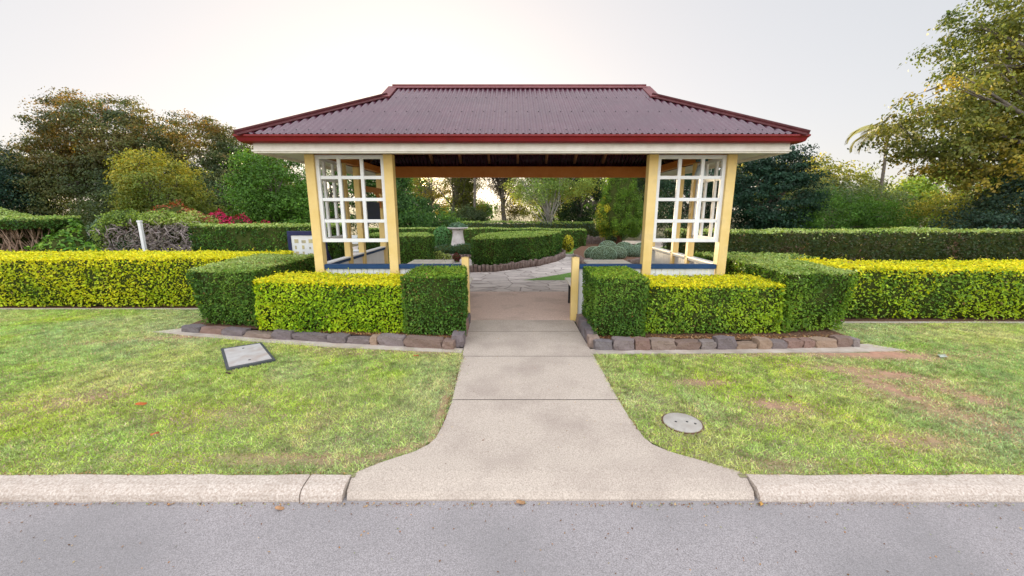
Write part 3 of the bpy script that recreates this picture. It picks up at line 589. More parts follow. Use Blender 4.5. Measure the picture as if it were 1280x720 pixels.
# gablet ends, ridge and hip cappings
mb = MB()
for s in (-1, 1):
    gz = ZE + (W_ - GX) * TAN; ghw = RUN - (W_ - GX)
    mb = MB(); mb.add([(s * (GX - .02), MIDY - ghw, gz), (s * (GX - .02), MIDY + ghw, gz), (s * (GX - .02), MIDY, ZR)], [(0, 1, 2)])
    P_(mb, 'gable_vent', M['cap'], roof)
mb = MB(); mb.tube([(-GX - .06, MIDY, ZR + .018), (GX + .06, MIDY, ZR + .018)], .028, 10); mb.beam((-GX - .06, MIDY - .055, ZR - .010), (GX + .06, MIDY - .055, ZR - .010), .13, .012, (0, -TAN, 1)); mb.beam((-GX - .06, MIDY + .055, ZR - .010), (GX + .06, MIDY + .055, ZR - .010), .13, .012, (0, TAN, 1))
for s in (-1, 1):
    for t in (-1, 1):
        a = (s * (GX + .045), MIDY + t * .02, ZR - .0); gz = ZE + (W_ - GX) * TAN; b = (s * (GX + .03), MIDY + t * (RUN - (W_ - GX) + .10), gz - .035)
        mb.beam(a, b, .15, .022)
P_(mb, 'ridge_cap', M['cap'], roof)
for s in (-1, 1):
    for t in (-1, 1):
        mb = MB(); a = Vector((s * (W_ + .005), MIDY + t * (RUN + .005), ZE + .02)); b = Vector((s * (GX + .02), MIDY + t * (RUN - W_ + GX), ZE + (W_ - GX) * TAN + .03))
        mb.tube([a, b], .024, 8)
        ln = (b - a).normalized()
        for nrm in (Vector((0, t * TAN, 1)).normalized(), Vector((s * TAN, 0, 1)).normalized()):
            sd = ln.cross(nrm).normalized(); sd = -sd if sd.z > 0 else sd
            mb.beam(a + sd * .05 - Vector((0, 0, .010)), b + sd * .05 - Vector((0, 0, .010)), .11, .010, nrm); P_(mb, 'hip_cap', M['cap'], roof)
# screws on the sheets
mb = MB()
for v in (.10, .75, 1.35):
    for i in range(44):
        u = -3.3 + i * .1535
        if abs(u) < W_ - v - .1 or abs(u) < GX - .1:
            c = Vector((round(u / .076) * .076 + .019, MIDY - (RUN - v), ZE + v * TAN + .010)); mb.box(c.x - .006, c.x + .006, c.y - .006, c.y + .006, c.z, c.z + .008)
P_(mb, 'screw', M['darkgrey'], roof)['kind'] = 'stuff'
# gutter round the eaves (ogee-like section), fascia and soffit
gp = [(0, -.090), (.055, -.090), (.085, -.075), (.10, -.035), (.118, -.02), (.118, .0), (.104, .0), (.100, -.012), (.085, -.028), (.072, -.068), (.05, -.08), (.008, -.08), (.008, .0), (0, .0)]
def ring_profile(prof, hw, yf, yb, z):
    mb = MB(); vs = []; m = len(prof)
    for (sx, sy) in ((-1, -1), (1, -1), (1, 1), (-1, 1)):
        for (o, dz) in prof: vs.append((sx * (hw + o), (yf - o) if sy < 0 else (yb + o), z + dz))
    fs = [(i * m + k, ((i + 1) % 4) * m + k, ((i + 1) % 4) * m + (k + 1) % m, i * m + (k + 1) % m) for i in range(4) for k in range(m)]
    mb.add(vs, fs); return mb
P_(ring_profile(gp, W_ - .10, EV0 + .10, EV1 - .10, ZE - .005), 'gutter', M['gutter'])
P_(ring_profile([(0, 0), (.022, 0), (.022, .13), (0, .13)], W_ - .145, EV0 + .145, EV1 - .145, 2.300), 'fascia', M['cream'])
P_(ring_profile([(0, 0), (.03, 0), (.03, .02), (0, .02)], W_ - .135, EV0 + .135, EV1 - .135, 2.318), 'fascia_bead', M['cream'])
mb = MB(); a, b = W_ - .15, .0
for x0, x1, y0, y1 in ((-a, a, EV0 + .15, -.07), (-a, a, (Y1 - Y0) + .07, EV1 - .15), (-a, -XO - .07, -.07, Y1 - Y0 + .07), (XO + .07, a, -.07, Y1 - Y0 + .07)): mb.box(x0, x1, y0, y1, 2.335, 2.343)
P_(mb, 'soffit', M['soffit'])
D_ = Y1 - Y0
def post(x, y, z0, z1, parent, s=.062, m='yellow'):
    mb = MB(); mb.box(x - s, x + s, y - s, y + s, z0, z1, .008); return mb.build('post', M[m], parent)
MY = (.98, 1.58)
for s in (-1, 1):
    for x in (XO, XI): post(s * x, 0, 0, 2.335, pav)
    post(s * XO, D_, 0, 2.335, pav)
    for y in MY: post(s * XO, y, 0, 2.335, pav, .05)
# beams
mb = MB(); mb.box(-XO, XO, -.045, .045, 2.345, 2.46, .006); P_(mb, 'beam', M['orange'])
mb = MB(); mb.box(-XO, XO, D_ - .045, D_ + .045, 2.255, 2.47, .006); P_(mb, 'beam', M['orange'])
for s in (-1, 1): mb = MB(); mb.box(s * XO - .045, s * XO + .045, .05, D_ - .05, 2.345, 2.46, .006); P_(mb, 'beam', M['orange'])
# rafters, collar ties
mb = MB()
for x in np.arange(-1.8, 1.81, .6):
    for s in (-1, 1): mb.beam((x, MIDY + s * (RUN - .3), ZE + .3 * TAN - .075), (x, MIDY, ZR - .075), .045, .10)
    mb.box(x - .02, x + .02, MIDY - .75, MIDY + .75, 2.92, 3.0)
for s in (-1, 1):
    for t in (-1, 1): mb.beam((s * (W_ - .2), MIDY + t * (RUN - .2), ZE + .02), (s * (W_ - RUN), MIDY, ZR - .08), .05, .12)
    for y in (-1.2, -.6, 0, .6, 1.2):
        r_ = RUN - abs(y) - .1; mb.beam((s * (W_ - .25), MIDY + y, ZE + .05), (s * (W_ - max(.3, r_)), MIDY + y, ZE + max(.3, r_) * TAN - .075), .045, .09)
P_(mb, 'rafter', M['rafter'])
# trellis panels: 3 x 4 openings in white timber
def trellis(x0, x1, z0, z1, place):
    mb = MB(); t = .045; fw = .05; g = thing_child('trellis_panel')
    def bx(a, b, c, d, y0, y1): 
        if place[0] == 'x': mb.box(a, b, place[1] + y0, place[1] + y1, c, d, .004)
        else: mb.box(place[1] + y0, place[1] + y1, a, b, c, d, .004)
    bx(x0, x0 + fw, z0, z1, -.024, .024); bx(x1 - fw, x1, z0, z1, -.024, .024); bx(x0 + fw, x1 - fw, z0, z0 + fw, -.022, .022); bx(x0 + fw, x1 - fw, z1 - fw, z1, -.022, .022)
    for i in (1, 2): c = x0 + (x1 - x0) * i / 3; bx(c - t / 2, c + t / 2, z0 + fw, z1 - fw, -.018, .018)
    for i in (1, 2, 3): c = z0 + (z1 - z0) * i / 4; bx(x0 + fw, x1 - fw, c - t / 2, c + t / 2, -.014, .014)
    return mb.build('trellis_panel', M['white'], pav)
def thing_child(n): return None
for s in (-1, 1):
    a, b = sorted((s * (XI + .063), s * (XO - .063))); trellis(a, b, 1.15, 2.33, ('x', 0))
    trellis(.063, MY[0] - .052, 1.15, 2.33, ('y', s * XO))
# low walls: vertical white boards under a navy rail
def boards(x0, x1, z0, z1, place, w=.085):
    mb = MB(); n = max(1, round((x1 - x0) / w)); w = (x1 - x0) / n
    for i in range(n):
        a, b = x0 + i * w + .003, x0 + (i + 1) * w - .003
        if place[0] == 'x': mb.box(a, b, place[1] - .010, place[1] + .010, z0, z1, .003)
        else: mb.box(place[1] - .010, place[1] + .010, a, b, z0, z1, .003)
    if place[0] == 'x': mb.box(x0, x1, place[1] + .012, place[1] + .032, z0 + .12, z0 + .18)
    else:
        mb.box(place[1] + .012, place[1] + .032, x0, x1, z0 + .12, z0 + .18)
    return mb
for s in (-1, 1):
    a, b = sorted((s * (XI + .063), s * (XO - .063)))
    P_(boards(a, b, .08, .768, ('x', 0)), 'low_wall', M['white'])
    mb = MB(); mb.box(a, b, -.045, .045, .770, .835, .006); P_(mb, 'rail', M['navy'])
    ys = [.063, MY[0] - .052, MY[0] + .052, MY[1] - .052, MY[1] + .052, D_ - .063]
    for y0, y1 in zip(ys[::2], ys[1::2]):
        P_(boards(y0, y1, .08, .768, ('y', s * XO)), 'low_wall', M['white'])
        mb = MB(); mb.box(s * XO - .045, s * XO + .045, y0, y1, .770, .815, .006); P_(mb, 'rail', M['navy'])
        mb = MB(); mb.box(s * XO - .06, s * XO + .06, y0, y1, .817, .835, .004); P_(mb, 'rail_cap', M['white'])
# braced lower beam and dark notice panel in the left rear bay
mb = MB(); mb.box(-XO - .035, -XO + .035, MY[1] + .052, D_ - .063, 1.93, 2.03, .005)
for k in range(6):
    a = k / 6 * math.pi / 2; b = (k + 1) / 6 * math.pi / 2; y_ = MY[1] + .052
    mb.beam((-XO, y_ + .28 * (1 - math.cos(a)) , 1.64 + .29 * math.sin(a)), (-XO, y_ + .28 * (1 - math.cos(b)), 1.64 + .29 * math.sin(b)), .04, .05)
    y_ = D_ - .063; mb.beam((-XO, y_ - .28 * (1 - math.cos(a)), 1.64 + .29 * math.sin(a)), (-XO, y_ - .28 * (1 - math.cos(b)), 1.64 + .29 * math.sin(b)), .04, .05)
P_(mb, 'arched_brace', M['orange'])
mb = MB(); mb.box(-XO - .02, -XO + .02, MY[1] + .15, D_ - .16, 1.34, 1.75, .006); P_(mb, 'notice_panel', M['navyd'])

# low fence sections that run from the shelter to the gate posts
for s, nm in ((-1, 'left'), (1, 'right')):
    f = thing('low_fence', f'white boarded fence with navy rail and yellow gate post {nm} of the path', 'fence', (CX, Y0, 0), group='low fences beside the path')
    x0, x1 = sorted((s * (.79 + .052), s * (XI - .063)))
    boards(x0, x1, .06, .768, ('x', 0)).build('board_panel', M['white'], f)
    mb = MB(); mb.box(x0, x1, -.045, .045, .770, .835, .006); mb.build('rail', M['navy'], f)
    p = post(s * .79, 0, 0, .925, f, .050); mb = MB(); mb.box(s * .79 - .05, s * .79 + .05, -.05, .05, .926, .932); 
    mb.add([(s * .79 - .022, -.022, .932), (s * .79 + .022, -.022, .932), (s * .79 + .022, .022, .932), (s * .79 - .022, .022, .932), (s * .79, 0, .95)], [(0, 1, 4), (1, 2, 4), (2, 3, 4), (3, 0, 4)])
    mb.build('post_cap', M['yellow'], p); mb = MB(); mb.tube([(s * .79, 0, .932), (s * .79, 0, .959)], .012, 8); mb.build('bolt', M['black'], p)

# picnic tables inside
def picnic(x, side):
    t = thing('picnic_table', f'cream slatted picnic table with black frame under the roof {side} of the path', 'table', (x, 6.17, 0), group='picnic tables in the shelter')
    for i in range(4):
        mb = MB(); a = -.345 + i * .175; mb.box(a, a + .165, -.56, .56, .715, .75, .006); mb.build('table_slat', M['tabletop'], t)
    for s in (-1, 1):
        mb = MB(); c = s * .545; mb.box(c - .125, c + .125, -.52, .52, .405, .44, .006); mb.build('seat', M['tabletop'], t)
    for y in (-.4, .4):
        mb = MB(); mb.beam((-.62, y, .385), (.62, y, .385), .04, .04, (0, 0, 1)); mb.beam((-.3, y, .695), (.3, y, .695), .04, .035)
        for s in (-1, 1): mb.beam((s * .60, y, .012), (s * .60, y, .40), .04, .04, (0, 1, 0)); mb.beam((s * .28, y, .40), (s * .22, y, .70), .04, .04, (0, 1, 0))
        mb.build('frame', M['black'], t)
picnic(CX - 1.475, 'left'); picnic(CX + 1.475, 'right')
# pale lantern hung in the corner of the right bay
t = thing('lantern', 'pale grey lantern hanging inside the right trellis under a dark bracket', 'lantern', (CX + XO - .25, Y0 + .30, 2.34))
mb = MB(); mb.box(-.07, .07, -.05, .05, -.06, -.005, .01); mb.build('bracket', mat('teal_bracket', (.02, .07, .08), .5), t)
mb = MB(); mb.lathe([(.03, -.10), (.055, -.12), (.085, -.22), (.09, -.30), (.02, -.31)], 6); mb.build('lamp_shade', mat('frosted_panel', (.42, .50, .52), .35), t)
mb = MB(); mb.tube([(0, 0, -.06), (0, 0, -.11)], .01, 6); mb.build('stem', M['black'], t)

# ================================================================== LIDS AND LEAVES IN THE LAWN
a = np.array(CV); c = a.mean(0); ex = a[1] - a[0]; ang = math.atan2(ex[1], ex[0])
t = thing('pit_cover', 'pale rectangular pit cover with dark frame set in the left lawn', 'pit cover', (c[0], c[1], 0))
def ring(poly, k): return [tuple(c * 0 + (np.array(p) - c) * k) for p in poly]
o1 = ring(CV, 1.0); o2 = ring(CV, .88)
mb = MB(); n = 4; mb.add([(*p, .0) for p in o1] + [(*p, .030) for p in o1] + [(*p, .030) for p in o2] + [(*p, .018) for p in o2],
    [(i, (i + 1) % 4, 4 + (i + 1) % 4, 4 + i) for i in range(4)] + [(4 + i, 4 + (i + 1) % 4, 8 + (i + 1) % 4, 8 + i) for i in range(4)] + [(8 + i, 8 + (i + 1) % 4, 12 + (i + 1) % 4, 12 + i) for i in range(4)])
mb.build('frame', M['darkgrey'], t)
mb = MB(); mb.prism(ring(CV, .872)[::-1], .010, .034); mb.build('lid', M['zinc'], t)
for q in (.62, -.62):
    d = (a[1] + a[0]) / 2 - c; p_ = d * q; mb = MB(); mb.tube([(p_[0], p_[1], .0335), (p_[0], p_[1], .0365)], .012, 10); mb.build('keyhole', M['black'], t)
t = thing('manhole_lid', 'round grey concrete lid with two lifting holes set in the right lawn', 'lid', (1.30, 2.70, 0))
mb = MB(); mb.lathe([(.136, 0), (.140, .006), (.138, .013), (.130, .016), (.001, .016)], 40); mb.build('lid', mat('aged_lid', (.36, .32, .28), .8, (.46, .42, .37), 18, bump=.4, bscale=80, c3=(.25, .2, .16), s3=9, amt3=.5), t)
mb = MB(); mb.lathe([(.142, .0), (.149, .0), (.149, .008), (.142, .008)], 40); mb.build('rim', M['soil'], t)
for (x, y) in ((-.05, 0), (.035, -.002), (.085, -.03)):
    mb = MB(); mb.tube([(x, y, .0155), (x, y, .0175)], .009, 10); mb.build('lifting_hole', M['black'], t)

def fallen_leaf(x, y, z, s, rot, col, label):
    n = 6; vs = []; fs = []; 
    for i in range(n + 1):
        u = i / n; wd = s * .34 * math.sin(math.pi * u) ** .8; vs += [(s * (u - .5), -wd, .010 * math.sin(u * 5)), (s * (u - .5), 0, .002 + .008 * math.sin(u * 3)), (s * (u - .5), wd, .012 * math.cos(u * 4) + .004)]
    for i in range(n):
        for k in (0, 1): fs.append((i * 3 + k, i * 3 + 3 + k, i * 3 + 4 + k, i * 3 + 1 + k))
    mb = MB(); mb.add(vs, fs, True); o = mb.build('fallen_leaf', mat('dry_leaf', col, .7, tuple(q * .6 for q in col), 30)); o.location = (x, y, z); o.rotation_euler = (.1, -.15, rot)
    return tag(o, label, 'leaf', 'fallen leaves')
fallen_leaf(-3.05, 2.94, .035, .075, .3, (.55, .14, .03), 'largest orange dry leaf lying in the middle of the left lawn')
fallen_leaf(-2.55, 2.51, .032, .05, 1.2, (.55, .18, .06), 'small orange leaf in the left lawn nearer the kerb')
fallen_leaf(-1.05, 4.02, .034, .055, .5, (.5, .16, .05), 'orange leaf in the left lawn near the stone border corner')
fallen_leaf(-2.78, 3.56, .03, .045, .1, (.06, .03, .015), 'dark brown leaf just in front of the square pit cover')
fallen_leaf(-1.31, 1.90, -.050, .045, .2, (.50, .27, .14), 'tan leaf on the asphalt below the left kerb')
fallen_leaf(.05, 1.945, -.05, .05, .1, (.45, .25, .12), 'brown leaf at the foot of the concrete apron')
fallen_leaf(1.425, 1.935, -.05, .04, .9, (.6, .32, .08), 'yellow leaf on the asphalt by the right kerb joint')
fallen_leaf(4.75, 4.05, .02, .12, .4, (.45, .48, .38), 'pale grey leaf on the far right lawn')
fallen_leaf(2.4, 3.10, .02, .05, 1.4, (.28, .12, .06), 'small brown leaf on a bare patch of the right lawn')

# ================================================================== INNER GARDEN
BG = 'hedges of the inner garden'
hedge('hedge', 'long tall trimmed hedge with brown patches behind the right golden hedge', 'hedge', [(3.9, 9.0), (14.5, 9.0), (14.5, 10.0), (3.9, 10.0)], 0, 1.12, [((.03, .05, .018), 2), ((.045, .075, .02), 4), ((.08, .08, .035), 3), ((.15, .085, .05), 1.5)], TRIM + [((.35, .42, .05), 3)], size=.05, dens=1100, goldband=.02, group=BG, rough=.03)
hedge('hedge', 'dark green flat-topped hedge between the left golden hedge and the shelter', 'hedge', [(-7.25, 8.75), (-4.0, 8.75), (-4.0, 9.7), (-7.5, 9.7)], 0, 1.26, DARK[:3], TRIM + [((.3, .4, .05), 2)], size=.045, dens=1600, goldband=.02, group=BG, rough=.03)
hedge('hedge', 'curved dark hedge on timber edging in the middle of the garden', 'hedge', [(-1.05, 10.12), (-.5, 10.22), (0, 10.66), (.65, 11.25), (1.25, 12.2), (1.65, 13.2), (1.75, 14.0), (1.0, 14.2), (-.1, 13.6), (-1.0, 12.6)], .12, .86, DARK[:3], TRIM[:2] + [((.13, .22, .02), 3)], size=.042, dens=1900, group=BG, rough=.02)
hedge('hedge', 'dark trimmed hedge seen right beside the left inner post', 'hedge', [(-4.2, 10.6), (-2.3, 10.6), (-2.2, 11.0), (-2.6, 12.2), (-4.2, 12.2)], 0, .90, DARK[:3], TRIM[:2], size=.042, dens=1700, group=BG, rough=.02)
hedge('hedge', 'far low trimmed hedge running behind the stone urn', 'hedge', [(-6.5, 17.0), (.4, 17.0), (3.0, 15.9), (3.1, 16.5), (.5, 17.8), (-6.5, 17.8)], 0, .80, DARK[:3], TRIM, size=.06, dens=700, group=BG, rough=.025)
hedge('hedge', 'low greyish hedge far behind the urn under the trees', 'hedge', [(-2.5, 19.0), (5.5, 19.0), (5.5, 19.8), (-2.5, 19.8)], 0, 1.0, [((.04, .07, .04), 3), ((.07, .11, .06), 3)], TRIM[:2], size=.07, dens=450, group=BG, rough=.05)
hedge('hedge', 'dark hedge seen low through the right trellis', 'hedge', [(3.9, 7.5), (6.0, 7.5), (6.0, 8.3), (3.9, 8.3)], 0, .70, DARK, TRIM, size=.045, dens=1300, group=BG, rough=.03)
def log_edge(label, pts, h, name='log_edging', r_=.05):
    V = []; mb = MB(); 
    for (x0, y0), (x1, y1) in zip(pts, pts[1:]):
        L = math.hypot(x1 - x0, y1 - y0); n = max(1, int(L / (r_ * 1.9)))
        for i in range(n):
            u = i / n; x, y = x0 + (x1 - x0) * u, y0 + (y1 - y0) * u; hh = h * random.uniform(.85, 1.12)
            mb.tube([(x, y, -.02), (x, y, hh - .01), (x, y, hh)], [r_, r_, r_ * .8], 7)
    return tag(mb.build(name, M['log']), label, 'edging', 'timber edging of the garden beds')
log_edge('upright timber edging round the foot of the curved hedge', [(-1.15, 10.0), (-.45, 10.1), (.08, 10.55), (.75, 11.15), (1.36, 12.12), (1.78, 13.2), (1.9, 14.1), (1.5, 14.4)], .2)
ball_pts = [(2.0, 12.2), (2.08, 11.2), (2.55, 10.6), (3.2, 10.75), (4.1, 11.5), (4.9, 12.4), (5.6, 13.8)]
log_edge('upright timber edging in front of the grey ball shrubs', ball_pts, .22)
log_edge('upright timber edging of the far bed behind the curved hedge', [(1.9, 17.6), (2.6, 17.9), (3.4, 17.8), (4.4, 18.2)], .42)
structure(sheet('garden_bed', ball_pts + [(5.6, 17), (3.2, 17), (2.2, 14)], .14, M['soil']))
structure(sheet('garden_bed', [(-1.1, 10.06), (-.45, 10.16), (.05, 10.6), (.72, 11.2), (1.32, 12.15), (1.74, 13.2), (1.85, 14.1), (.9, 14.4), (-1.1, 12.8)], .11, M['soil']))
BALLS = [(2.50, 11.75, .28, 'leftmost'), (2.62, 11.1, .34, 'largest, at the front'), (3.42, 13.9, .29, 'rear left'), (3.24, 11.95, .27, 'middle'), (3.90, 13.5, .28, 'rear middle'), (3.92, 12.4, .27, 'front right'), (4.35, 12.9, .31, 'rightmost')]
for i, (x, y, r_, wh) in enumerate(BALLS):
    shrub('ball_shrub', f'grey green clipped ball shrub, {wh} of the cluster', 'shrub', [(x, y, .14 + r_ * .5, r_ * 1.12, r_ * 1.12, r_ * .84)], 9000, .013, [((.31, .44, .35), 3), ((.38, .51, .41), 4), ((.45, .57, .46), 2)], group='grey ball shrubs', thick=.008, lump=.004, up=.1, spread=.35, core=.975, seed=i)
# urn
t = thing('urn', 'pale concrete pedestal bowl planted with succulents in the centre bed', 'urn', (-1.94, 14.0, .12))
mb = MB(); mb.lathe([(.27, 0), (.28, .05), (.265, .12), (.25, .28), (.205, .50), (.185, .70), (.21, .78), (.001, .78)], 24); mb.build('pedestal', M['urn'], t)
mb = MB(); mb.lathe([(.17, .78), (.26, .80), (.36, .835), (.37, .865), (.34, .87), (.30, .86), (.001, .85)], 28); mb.build('bowl', M['urn'], t)
V, C = blob_leaves([(0, 0, .90, .31, .31, .15)], 1300, .07, [((.08, .16, .10), 2), ((.16, .26, .17), 3)], thick=.3, lump=.15)
quads_object('succulent', V, C, M['leaf'], t)
structure(sheet('garden_bed', [(-2.9 + 1.25 + 1.35 * math.cos(a), 13.95 + 1.0 * math.sin(a)) for a in np.linspace(0, 6.1, 20)], .12, M['soil']))
log_edge('low stone coloured edging round the urn bed', [(-2.9 + 1.25 + 1.4 * math.cos(a), 13.95 + 1.05 * math.sin(a)) for a in np.linspace(2.6, 6.5, 14)], .14)
shrub('low_shrub', 'low dark cushion of ground shrub at the foot of the urn', 'shrub', [(-2.3, 13.35, .22, .5, .35, .22), (-1.6, 13.3, .24, .55, .35, .24), (-1.0, 13.5, .22, .4, .35, .22)], 1500, .04, [((.03, .07, .03), 2), ((.05, .12, .05), 3), ((.09, .12, .08), 2)])
shrub('round_shrub', 'bright green rounded shrub just left of the urn', 'shrub', [(-2.62, 14.7, .60, .34, .34, .42)], 1100, .08, [((.06, .16, .05), 2), ((.11, .26, .08), 4), ((.16, .32, .12), 2)], lump=.1)
shrub('flower_clump', 'pale yellow green flowering clump beside the garden path', 'plant', [(-2.25, 11.9, .16, .24, .2, .2), (-2.0, 12.0, .12, .15, .15, .15)], 1800, .05, [((.16, .28, .04), 2), ((.35, .42, .10), 3), ((.6, .6, .35), 1.5)], thick=.3)
shrub('flower_clump', 'small dark red leaved plant beside the garden path', 'plant', [(-1.72, 12.0, .14, .13, .13, .15)], 1800, .05, [((.10, .015, .015), 2), ((.18, .03, .03), 3)], thick=.3)
shrub('flower_clump', 'yellow leaved shrub at the far right end of the curved hedge', 'plant', [(1.98, 13.7, .42, .2, .25, .32)], 1500, .06, [((.25, .30, .03), 2), ((.50, .45, .03), 3)], thick=.3)

# left background bed
t = thing('information_board', 'navy framed board with small notices standing behind the left block hedge', 'sign', (-4.33, 8.25, 0))
mb = MB(); 
for x in (-.37, .37): mb.box(x - .035, x + .035, -.03, .03, 0, 1.16, .006)
mb.box(-.335, .335, -.03, .03, 1.07, 1.16, .006); mb.box(-.335, .335, -.03, .03, .42, .47, .006); mb.beam((.37, .02, .75), (.40, .45, .0), .05, .05); mb.beam((-.37, .02, .75), (-.34, .45, .0), .05, .05)
mb.build('frame', M['navyd'], t)
mb = MB(); mb.box(-.333, .333, -.012, .012, .472, 1.068); mb.build('panel', M['white'], t)
mb = MB()
for i in range(4):
    for j in range(4):
        x = -.27 + i * .15; z = .52 + j * .13; mb.box(x, x + random.uniform(.03, .09), -.0165, -.0125, z, z + random.uniform(.04, .09))
mb.build('notice', mat('faded_print', (.35, .32, .24), .8, (.6, .5, .25), 9), t)['kind'] = 'stuff'
t = thing('garden_bench', 'white slatted garden bench seen through the left trellis', 'bench', (-4.35, 11.2, 0))
for z in (.62, .78): mb = MB(); mb.box(-.75, .75, .20, .23, z, z + .09, .005); mb.build('back_slat', M['white'], t)
for y in (-.2, -.06, .08): mb = MB(); mb.box(-.75, .75, y, y + .11, .42, .45, .005); mb.build('seat_slat', M['white'], t)
for s in (-1, 1):
    mb = MB(); mb.box(s * .66 - .03, s * .66 + .03, -.2, -.14, 0, .42); mb.box(s * .66 - .03, s * .66 + .03, .17, .23, 0, .88); mb.box(s * .66 - .03, s * .66 + .03, -.14, .17, .33, .40); mb.build('leg', M['black'], t)

hedge('topiary_hedge', 'flat clipped hedge with bare brown branches below at the far left', 'hedge', [(-15.5, 8.5), (-10.7, 8.55), (-10.5, 9.2), (-10.8, 9.9), (-15.5, 9.9)], 1.18, 1.42, DARK[:2], TRIM + [((.3, .4, .05), 2)], size=.045, dens=1500, group=BG, rough=.035, round_=.1)
o = bpy.data.objects['topiary_hedge']
mb = MB()
for i in range(150):
    x = random.uniform(-14.8, -10.8); y = random.uniform(8.75, 9.5); p = Vector((x, y, 0)); q = [p]
    for k in range(4): p = p + Vector((random.uniform(-.16, .16), random.uniform(-.14, .08), .31)); q.append(p)
    mb.tube(q, [.022, .018, .014, .010, .006], 5)
    for k in range(3): a_ = q[random.randint(1, 3)]; mb.tube([a_, a_ + Vector((random.uniform(-.22, .22), random.uniform(-.2, .05), random.uniform(.05, .3)))], [.009, .004], 4)
mb.build('branches', M['twig'], o)
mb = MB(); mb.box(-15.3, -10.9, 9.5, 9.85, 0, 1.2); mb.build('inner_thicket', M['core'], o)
shrub('mound_shrub', 'broad pale green clipped mound behind the far left bare-stemmed hedge', 'shrub', [(-15.0, 10.9, .95, 1.9, .8, .85), (-13.6, 10.8, .75, 1.3, .7, .75)], 900, .055, TRIM)
shrub('leafy_shrub', 'light yellow green leafy shrub left of the vine covered arbour', 'shrub', [(-10.3, 8.9, .55, .6, .4, .55), (-9.65, 8.8, .4, .45, .35, .45), (-10.6, 9.4, .8, .5, .4, .55)], 700, .10, [((.05, .14, .02), 2), ((.12, .26, .03), 3), ((.24, .40, .05), 3)], lump=.2, thick=.3)
shrub('leafy_shrub', 'grey green feathery mound right of the light leafy shrub', 'shrub', [(-9.9, 9.8, .8, .85, .5, .68), (-9.3, 9.6, .5, .5, .45, .6)], 1300, .05, [((.08, .13, .08), 3), ((.13, .20, .11), 3)], lump=.1, thick=.2)
# vine covered arbour
t = thing('vine_arbour', 'low arbour smothered in grey dead vines with green leaves on top', 'vine', (-8.55, 9.45, 0))
mb = MB()
for i in range(420):
    p = Vector((random.uniform(-1.25, 1.2), random.uniform(-.35, .1), random.uniform(.0, 1.2))); q = [p]
    for k in range(4): p = p + Vector((random.uniform(-.2, .2), random.uniform(-.05, .05), random.uniform(-.12, .16))); p.z = max(.02, min(p.z, 1.42)); q.append(p)
    mb.tube(q, [.013, .012, .010, .008, .004], 4)
mb.build('vines', M['greytwig'], t)
V, C = blob_leaves([(-.75, .05, 1.38, .55, .4, .24), (.1, .05, 1.40, .6, .4, .2), (.85, .05, 1.36, .45, .35, .22), (-1.15, -.1, .9, .22, .3, .6), (1.1, 0, .8, .2, .3, .5)], 900, .06, [((.09, .15, .03), 2), ((.26, .36, .06), 3), ((.42, .48, .14), 2), ((.32, .10, .06), 1)], thick=.4, lump=.2)
quads_object('leaves', V, C, M['leaf'], t)
V, C = blob_leaves([(0, -.05, .7, 1.25, .42, .78)], 420, .06, [((.08, .10, .04), 2), ((.20, .17, .14), 3), ((.12, .05, .05), 1)], thick=.3, lump=.1)
quads_object('dead_leaves', V, C, M['leaf'], t)
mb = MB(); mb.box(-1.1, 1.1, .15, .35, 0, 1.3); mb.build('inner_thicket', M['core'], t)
mb = MB(); mb.box(-.032, .032, -.032, .032, 0, 1.32, .006); mb.box(-.04, .04, -.04, .04, 1.32, 1.36, .01); o = mb.build('white_post', M['white']); o.location = (-8.5, 8.98, 0); tag(o, 'weathered white post in front of the vine covered arbour', 'post')
shrub('bougainvillea', 'low magenta flowering shrub behind the dark flat-topped hedge', 'shrub', [(-8.95, 12.0, 1.02, .5, .4, .55), (-8.3, 12.0, .95, .6, .4, .5), (-7.6, 12.0, .85, .5, .4, .42)], 700, .075, [((.10, .12, .03), 1), ((.45, .012, .075), 5), ((.60, .03, .12), 3)], lump=.15, thick=.2)
shrub('small_shrub', 'red tipped shrub seen above the vine covered arbour', 'shrub', [(-9.9, 11.6, 1.2, .9, .5, .62)], 500, .09, [((.08, .12, .03), 2), ((.30, .08, .03), 3), ((.30, .25, .05), 2)], lump=.25, thick=.3)

# ================================================================== TREES
BT = 'background trees'
OR = [((.24, .12, .02), 3), ((.34, .20, .03), 3), ((.20, .17, .03), 3)]
YE = [((.55, .46, .04), 3), ((.70, .58, .08), 3), ((.35, .38, .04), 2)]
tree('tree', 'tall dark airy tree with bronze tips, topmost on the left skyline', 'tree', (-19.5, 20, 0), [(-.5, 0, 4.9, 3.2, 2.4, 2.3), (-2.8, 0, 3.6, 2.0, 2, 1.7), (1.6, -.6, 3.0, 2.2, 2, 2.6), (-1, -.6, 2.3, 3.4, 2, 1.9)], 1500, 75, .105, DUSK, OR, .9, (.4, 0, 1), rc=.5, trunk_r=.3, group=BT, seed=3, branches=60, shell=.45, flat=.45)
tree('tree', 'broad dark tree with orange tinted crown sloping down towards the shelter', 'tree', (-14.6, 20.5, 0), [(-.9, 0, 4.0, 2.6, 2.2, 2.3), (1.2, 0, 3.0, 2.2, 2, 2.0), (0, -.6, 1.9, 3.3, 2, 1.9), (2.3, 0, 2.2, 1.4, 1.6, 1.6)], 1400, 75, .105, DUSK, OR, 1.5, (.8, 0, 1), rc=.48, trunk_r=.28, group=BT, seed=4, branches=50, shell=.45, flat=.45)
